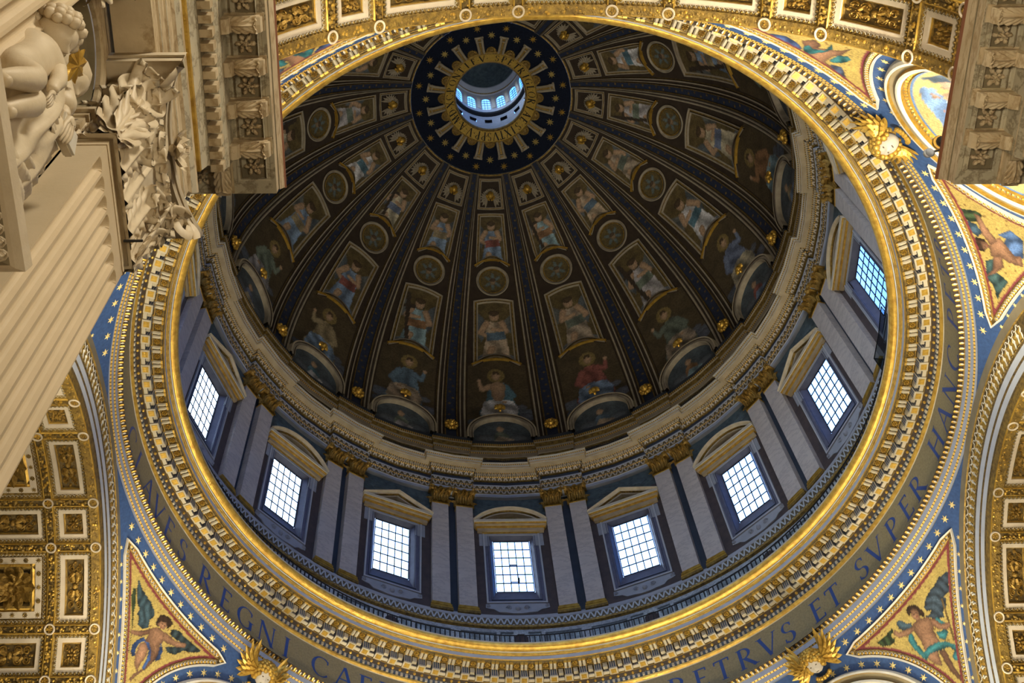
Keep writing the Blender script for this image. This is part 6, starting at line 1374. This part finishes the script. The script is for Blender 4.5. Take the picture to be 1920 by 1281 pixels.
# ---- nave entablature, left and right
def rosm(r):
    V, F = rosette(6, r, r * .5); V2, F2 = rosette(5, r * .55, r * .45); return join([(V, F), (V2 + [0, 0, r * .25], F2)])[:2]
def nave_entablature(name, sx, xf, yf, label):
    # frieze plane at x = sx*xf; built for sx=-1 (face towards +x) and mirrored
    root = empty(name, (sx * xf, yf, 26.6)); tag(root, label, 'entablature', kind='structure'); base = np.array((sx * xf, yf, 26.6))
    fx = lambda V: np.asarray(V, float) * [-sx, 1, 1]
    path = [(-xf, -62), (-xf, yf), (-xf - 4, yf)]
    prof = [(-.9, 26.58, 0), (.02, 26.60, 0), (.02, 27.05, 0), (.07, 27.08, 1), (.08, 27.12, 0), (.08, 27.55, 0), (.13, 27.58, 1), (.14, 27.62, 0), (.14, 28.02, 0), (.22, 28.08, 1), (.30, 28.30, 0), (.32, 28.42, 0), (.05, 28.46, 1), (.05, 29.46, 2), (.18, 29.50, 2), (.19, 29.66, 1), (.20, 29.70, 1), (.26, 30.20, 1), (.30, 30.28, 3), (.32, 30.74, 1), (.60, 30.78, 1), (.66, 31.18, 0), (.66, 31.24, 1), (.68, 31.92, 1), (.72, 31.98, 4), (1.80, 32.0, 0), (1.80, 32.02, 0), (1.81, 32.40, 3), (1.84, 32.42, 0), (1.93, 32.80, 5), (1.97, 32.86, 5), (1.97, 32.94, 0), (.0, 33.0, 0)]
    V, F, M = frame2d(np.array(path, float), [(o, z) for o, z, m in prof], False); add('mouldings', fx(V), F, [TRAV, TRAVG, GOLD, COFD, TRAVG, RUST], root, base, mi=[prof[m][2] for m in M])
    # dentils
    for i in range(26):
        V, F = box(-xf + .3, -xf + .64, yf + .50 - .37 * i - .21, yf + .50 - .37 * i, 30.32, 30.74); add('dentil', fx(V), F, TRAV, root, base)
    # modillions with acanthus leaves, square coffers with flowers between them
    def modil():
        P = [(*box(0, 1.02, -.2, .2, .42, .62), 0), (*tube([(.95, -.2, .38), (.95, 0, .36), (.95, .2, .38)], .16, 8), 0), (*tube([(.06, -.2, .22), (.06, .2, .22)], .22, 8), 0)]
        V, F = acanthus_big(.24, .95, .22, .14); P.append((np.stack([V[:, 2] + .05, V[:, 0], .40 - V[:, 1] - .16 * np.sin(np.clip(V[:, 2], 0, 1) * 3.1)], 1), F, 0)); P.append((*box(-.02, 1.12, -.25, .25, .60, .68), 0)); return join(P)[:2]
    MV, MF = modil(); RV_, RF_ = rosm(.30)
    fr_ = frame2d(np.array([(-.36, -.36), (.36, -.36), (.36, .36), (-.36, .36)]), [(-.02, .24), (0, .02), (.07, .0), (.10, .04), (.14, .04)])
    y0 = yf + .34
    for i in range(5):
        y = y0 - 1.185 * i
        V = MV + [-xf + .64, y, 31.34]; add('modillion', fx(V), MF, TRAV, root, base)
        V = np.stack([RV_[:, 0] - xf + 1.22, RV_[:, 1] + y + .60, 31.97 - RV_[:, 2] * 1.0], 1)
        c = add('coffer_frame', fx(np.stack([fr_[0][:, 0] - xf + 1.22, fr_[0][:, 1] + y + .60, 31.98 - .0 - fr_[0][:, 2] * .5 + .0], 1)), fr_[1], TRAVG, root, base)
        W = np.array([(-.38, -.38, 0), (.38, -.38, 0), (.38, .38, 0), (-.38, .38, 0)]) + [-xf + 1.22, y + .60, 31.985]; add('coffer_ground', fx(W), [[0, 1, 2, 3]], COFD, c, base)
        add('flower', fx(V), RF_, TRAV, c, base)
    for i in range(2):                                          # the return towards the crossing
        V = MV[:, [1, 0, 2]] * [-1, 1, 1] + [-xf + .35 - 1.185 * i, yf + .64, 31.34]; add('modillion', fx(V), MF, TRAV, root, base)
        V = np.stack([RV_[:, 0] - xf - .25 - 1.185 * i, RV_[:, 1] + yf + 1.22, 31.97 - RV_[:, 2]], 1); add('flower', fx(V), RF_, TRAV, root, base)
    return root
nave_entablature('trim_4', -1, 11.40, -20.14, 'veined marble nave entablature with modillions and flowers above the giant capital')
nave_entablature('trim_5', 1, 11.76, -20.25, 'veined marble cornice corner with acanthus brackets at the upper right')
# ---- statue group in the niche
def skin(verts, edges, radii, sub=2):
    me = bpy.data.meshes.new('tmp'); me.from_pydata([tuple(v) for v in verts], edges, []); o = bpy.data.objects.new('tmp', me); COL.objects.link(o)
    m = o.modifiers.new('s', 'SKIN'); m.use_smooth_shade = True
    if not me.skin_vertices: me.attributes.new('skin', 'FLOAT', 'POINT')
    for i, r in enumerate(radii): me.skin_vertices[0].data[i].radius = (r, r)
    me.skin_vertices[0].data[0].use_root = True
    s = o.modifiers.new('d', 'SUBSURF'); s.levels = sub; s.render_levels = sub
    dg = bpy.context.evaluated_depsgraph_get(); ev = o.evaluated_get(dg); em = ev.to_mesh()
    V = np.array([v.co[:] for v in em.vertices]); F = [list(p.vertices) for p in em.polygons]; ev.to_mesh_clear()
    bpy.data.objects.remove(o); bpy.data.meshes.remove(me); return V, F
def orient(V, fwd, up=(0, 0, 1)):
    # local x right, y up, z forward -> world
    f = np.array(fwd, float); f /= np.linalg.norm(f); r = np.cross(np.array(up, float), f); r /= np.linalg.norm(r); u = np.cross(f, r)
    return np.asarray(V) @ np.stack([r, u, f])
def hand(wrist, dirn, palm_n, s, curl=.5):
    # palm and five separate bent fingers as one skin
    d = np.array(dirn, float); d /= np.linalg.norm(d); n = np.array(palm_n, float); n -= d * (n @ d); n /= np.linalg.norm(n); sd_ = np.cross(d, n); w_ = np.array(wrist, float)
    vs, ed, rr = [w_, w_ + d * s * .42], [(0, 1)], [s * .17, s * .22]
    for i, l in enumerate((.42, .48, .45, .36)):
        off = sd_ * (i - 1.5) * s * .15; b = w_ + d * s * .80 + off; k = len(vs)
        p1 = b + (d * math.cos(curl * .6) + n * math.sin(curl * .6)) * l * s * .55; p2 = p1 + (d * math.cos(curl * 1.6) + n * math.sin(curl * 1.6)) * l * s * .5
        vs += [w_ + d * s * .45 + off * .8, b, p1, p2]; rr += [s * .12, s * .085, s * .075, s * .06]; ed += [(1, k), (k, k + 1), (k + 1, k + 2), (k + 2, k + 3)]
    k = len(vs); t0 = w_ + d * s * .25 + sd_ * s * .26; t1 = t0 + (d * .7 + sd_ * .5 + n * .5) * s * .32; t2 = t1 + (d * .9 + n * .4) * s * .28
    vs += [t0, t1, t2]; rr += [s * .11, s * .09, s * .07]; ed += [(0, k), (k, k + 1), (k + 1, k + 2)]
    return skin(vs, ed, rr, 1)
ch = empty('putto_statue', (-11.4, -25.9, 16.1)); tag(ch, 'curly-haired marble child statue seated with bent knees on the left niche ledge', 'statue'); HB = (-11.4, -25.9, 16.1)
vs = [(-11.62, -25.95, 17.75), (-11.62, -25.88, 18.45), (-11.62, -25.86, 19.1), (-11.56, -25.92, 19.42), (-11.52, -26.0, 19.75),
      (-11.36, -25.62, 19.38), (-11.16, -25.56, 18.80), (-11.10, -25.62, 18.36), (-11.06, -25.6, 18.12),
      (-11.78, -26.12, 19.45), (-11.98, -26.05, 19.95), (-12.02, -26.1, 20.35),
      (-11.45, -26.16, 17.65), (-11.02, -25.98, 17.42), (-11.12, -26.22, 16.75), (-11.2, -26.36, 16.3), (-10.98, -26.3, 16.2),
      (-11.42, -25.72, 17.6), (-11.10, -25.58, 17.50), (-11.16, -25.76, 16.85), (-11.24, -25.86, 16.35), (-11.0, -25.84, 16.25)]
ed = [(0, 1), (1, 2), (2, 3), (3, 4), (3, 5), (5, 6), (6, 7), (7, 8), (3, 9), (9, 10), (10, 11), (0, 12), (12, 13), (13, 14), (14, 15), (15, 16), (0, 17), (17, 18), (18, 19), (19, 20), (20, 21)]
V, F = skin(vs, ed, [.38, .42, .38, .30, .16, .20, .155, .12, .10, .2, .15, .11, .28, .23, .18, .12, .09, .28, .23, .18, .12, .09])
add('body', V, F, STATUE, ch, HB, smooth=True)
HVc, HFc = head_mesh(.40); Vc, Fc = full_curls(.44, 110, (0, -.1, 1), .40, 9); fw = (.45, .55, -.5)
V = orient(HVc, fw) + [-11.48, -26.02, 20.08]; add('head', V, HFc, STATUE, ch, HB, smooth=True)
V = orient(Vc, fw) + [-11.50, -26.04, 20.12]; add('curly_hair', V, Fc, STATUE, ch, HB, smooth=True)
V, F = hand((-11.06, -25.6, 18.16), (.1, .25, -1), (-1, 0, 0), .34); add('hand', V, F, STATUE, ch, HB, smooth=True)
V, F = hand((-12.02, -26.1, 20.3), (.1, .35, 1), (1, .2, 0), .32); add('hand', V, F, STATUE, ch, HB, smooth=True)
wo_ = empty('draped_statue', (-12.2, -24.8, 16.1)); tag(wo_, 'draped marble woman statue reaching down with a book, beside the niche shell', 'statue'); WO = (-12.2, -24.8, 16.1)
V = []; zs = np.linspace(16.12, 21.7, 34); ph = np.linspace(0, 2 * math.pi, 73)[:-1]
for z in zs:
    t = (z - 16.1) / 5.6; R_ = np.interp(t, [0, .2, .5, .75, .9, 1], [1.0, 1.02, .86, .66, .56, .22]); cx = -12.25 + .25 * math.sin(t * 3); cy_ = -24.75 - .25 * (1 - t)
    f = 1 + .13 * np.sin(9 * ph + 5 * t + 1.2 * np.sin(3 * ph)) * (1 - .6 * t) + .06 * np.sin(17 * ph - 7 * t)
    for a, q in zip(ph, f): V.append((cx + R_ * q * math.cos(a) * .75, cy_ + R_ * q * math.sin(a) * .95, z))
F = []
for i in range(33):
    for j in range(72): F.append([i * 72 + j, i * 72 + (j + 1) % 72, (i + 1) * 72 + (j + 1) % 72, (i + 1) * 72 + j])
add('robe', V, F, STATUE, wo_, WO, smooth=True)
V, F = skin([(-12.1, -24.9, 21.2), (-11.95, -24.82, 21.1), (-11.72, -24.72, 20.5), (-11.56, -24.66, 20.1)], [(0, 1), (1, 2), (2, 3)], [.34, .32, .29, .30]); add('sleeve', V, F, STATUE, wo_, WO, smooth=True)
V, F = skin([(-11.62, -24.68, 20.2), (-11.52, -24.64, 19.95), (-11.48, -24.60, 19.85)], [(0, 1), (1, 2)], [.16, .13, .12]); add('forearm', V, F, STATUE, wo_, WO, smooth=True)
V, F = hand((-11.40, -24.62, 19.95), (.05, .35, -.8), (-1, .3, 0), .52, .35); add('hand', V, F, STATUE, wo_, WO, smooth=True)
def swag(name, A0, A1, B0, B1, sag, bulge, nf, tilt, amp, ph=0.0):
    # cloth hung between two edges A0-A1 and B0-B1, with swinging folds
    u = np.linspace(0, 1, 60)[:, None]; v = np.linspace(0, 1, 44)[None, :]; A0, A1, B0, B1 = (np.array(q, float) for q in (A0, A1, B0, B1))
    Q = ((A0 + (A1 - A0) * u[..., None]) * (1 - v[..., None]) + (B0 + (B1 - B0) * u[..., None]) * v[..., None])
    w_ = 4 * v * (1 - v); k = 2 * math.pi * (nf * u + tilt * v) + ph
    Q[..., 2] -= sag * w_ * (1 - .3 * u); Q[..., 0] += bulge * np.sin(math.pi * v) * (.6 + .4 * u) + amp * (np.sin(k) + .45 * np.sin(2.3 * k + 2 * v + 1)) * (.35 + .65 * w_)
    Q[..., 2] += amp * .7 * np.cos(k) * w_
    add(name, Q.reshape(-1, 3), grid(60, 44), STATUE, wo_, WO, smooth=True)
swag('mantle', (-11.62, -25.35, 19.35), (-11.45, -25.35, 16.3), (-11.95, -23.75, 20.6), (-11.75, -23.65, 17.2), .55, .28, 6.5, 1.3, .075)
swag('shawl', (-11.55, -25.2, 19.9), (-11.45, -25.0, 18.9), (-11.9, -24.3, 20.7), (-11.85, -24.1, 19.7), .5, .22, 3.2, .6, .06, 1.0)
swag('skirt', (-11.62, -25.2, 18.6), (-11.5, -25.2, 16.15), (-11.7, -24.0, 18.6), (-11.6, -23.9, 16.15), .1, .15, .8, 5.5, .09, .5)
HVw, HFw = head_mesh(.42); V = orient(HVw, (.5, .5, -.7)) + [-12.05, -24.62, 22.2]; add('head', V, HFw, STATUE, wo_, WO, smooth=True)
V, F = ball(.46, .50, .46, 14, 10); V = orient(V - [0, -.02, .10], (.5, .5, -.7)) + [-12.09, -24.64, 22.26]; add('veil', V, F, STATUE, wo_, WO, smooth=True)
bk = empty('marble_book', (-11.4, -24.35, 20.0)); tag(bk, 'marble book held in the draped statue\'s hand', 'book'); BK = (-11.4, -24.35, 20.0)
V, F = box(-.06, .06, -.38, .38, -.24, .24); V = V @ np.array([[1, 0, 0], [0, .80, .60], [0, -.60, .80]]); add('cover', V + [-11.52, -24.32, 19.86], F, STATUE, bk, BK)
V, F = box(-.10, .10, -.40, .36, -.20, .20); V = V @ np.array([[1, 0, 0], [0, .80, .60], [0, -.60, .80]]); add('pages', V + [-11.52, -24.29, 19.88], F, WHITE, bk, BK)
cr = empty('gilt_cross', (-11.45, -25.3, 20.4)); tag(cr, 'gilded leafy cross between the child and the draped statue', 'cross'); CB = (-11.45, -25.3, 20.4)
V, F = tube([(-11.5, -25.45, 21.1), (-11.42, -25.25, 19.9)], .055, 6); add('shaft', V, F, GOLD, cr, CB)
P = []
for i in range(8): V, F = feather(.34, .10, .08); P.append((orient(place(V, 0, 0, .03, rot=.785 * i), (1, .2, -.3)) + [-11.42, -25.36, 20.55], F))
V, F, _ = join(P); add('leaf_ornament', V, F, GOLD, cr, CB)
# ---- two lamps clamped on the right cornice
for i, (p, q, lb) in enumerate((((10.15, -19.5, 33.1), (9.92, -19.36, 33.15), 'round black spotlight on a bracket over the upper right cornice'), ((9.95, -19.15, 33.05), (9.62, -19.02, 33.15), 'small grey spotlight near the corner of the upper right cornice'))):
    o = empty('spotlight', p); tag(o, lb, 'spotlight', 'spotlights on the right cornice')
    V, F = tube([(10.6, p[1], 32.95), p, q], .035, 5); add('bracket', V, F, IRON, o, p)
    V, F = ball(.17 if i == 0 else .12, .17 if i == 0 else .12, .2, 10, 8); add('lamp_housing', V + np.array(q), F, BLACK if i == 0 else GREY, o, p, smooth=True)
    V, F = tube([np.array(q) + [0, .05, .1], np.array(q) + [.05, .12, .26]], [.2, .22] if i == 0 else [.12, .14], 12); add('reflector_rim', V, F, GOLD if i == 0 else GREYL, o, p)
# ================================================================ FLOOR, PIERS AND END WALLS (they close the space)
V, F = box(-60, 60, -75, 60, -1.9, -1.6); tag(add('floor', V, F, FLOOR), 'warm marble floor far below the picture', 'floor', kind='structure')
for sx in (-1, 1):
    for sy in (-1, 1):
        pts = [(12.6, 20.36), (14.4, 20.36), (20.36, 14.4), (20.36, 12.6), (46, 12.6), (46, 60 if sy < 0 else 46), (12.6, 60 if sy < 0 else 46)]
        if sx < 0 and sy < 0: pts = [(14.3 if x == 12.6 and y > 20 else x, y) for x, y in pts]; pts[1] = (14.5, 20.36)
        pts = [(sx * x, sy * y) for x, y in pts]
        V, F = prism(pts, -1.6, 33.4); tag(add(f'wall_pier_{"right" if sx > 0 else "left"}', V, F, TRAV), f'plain travertine mass of the {"far" if sy > 0 else "near"} {"right" if sx > 0 else "left"} pier under the pendentive', 'pier', kind='structure')
for nm, (x0, x1, y0, y1) in {'wall_left': (-46.5, -46, -14, 14), 'wall_right': (46, 46.5, -14, 14), 'wall_back': (-14, 14, -60.5, -60), 'wall_front': (-14, 14, 46, 46.5)}.items():
    V, F = box(x0, x1, y0, y1, -1.6, 47); tag(add(nm, V, F, TRAV), f'plain end wall closing the {nm[5:]} arm', 'wall', kind='structure')
# outer roof skin over the pendentives so that no daylight leaks in
V, F = [], []
lathe_o = lathe('ceiling_roof', [(20.6, 47.9, 0), (20.9, 53.6, 0), (20.6, 53.64, 0)], [BROWN], 0, 360, 64, closed=True); tag(lathe_o, 'hidden masonry behind the ring cornice', 'masonry', kind='structure')
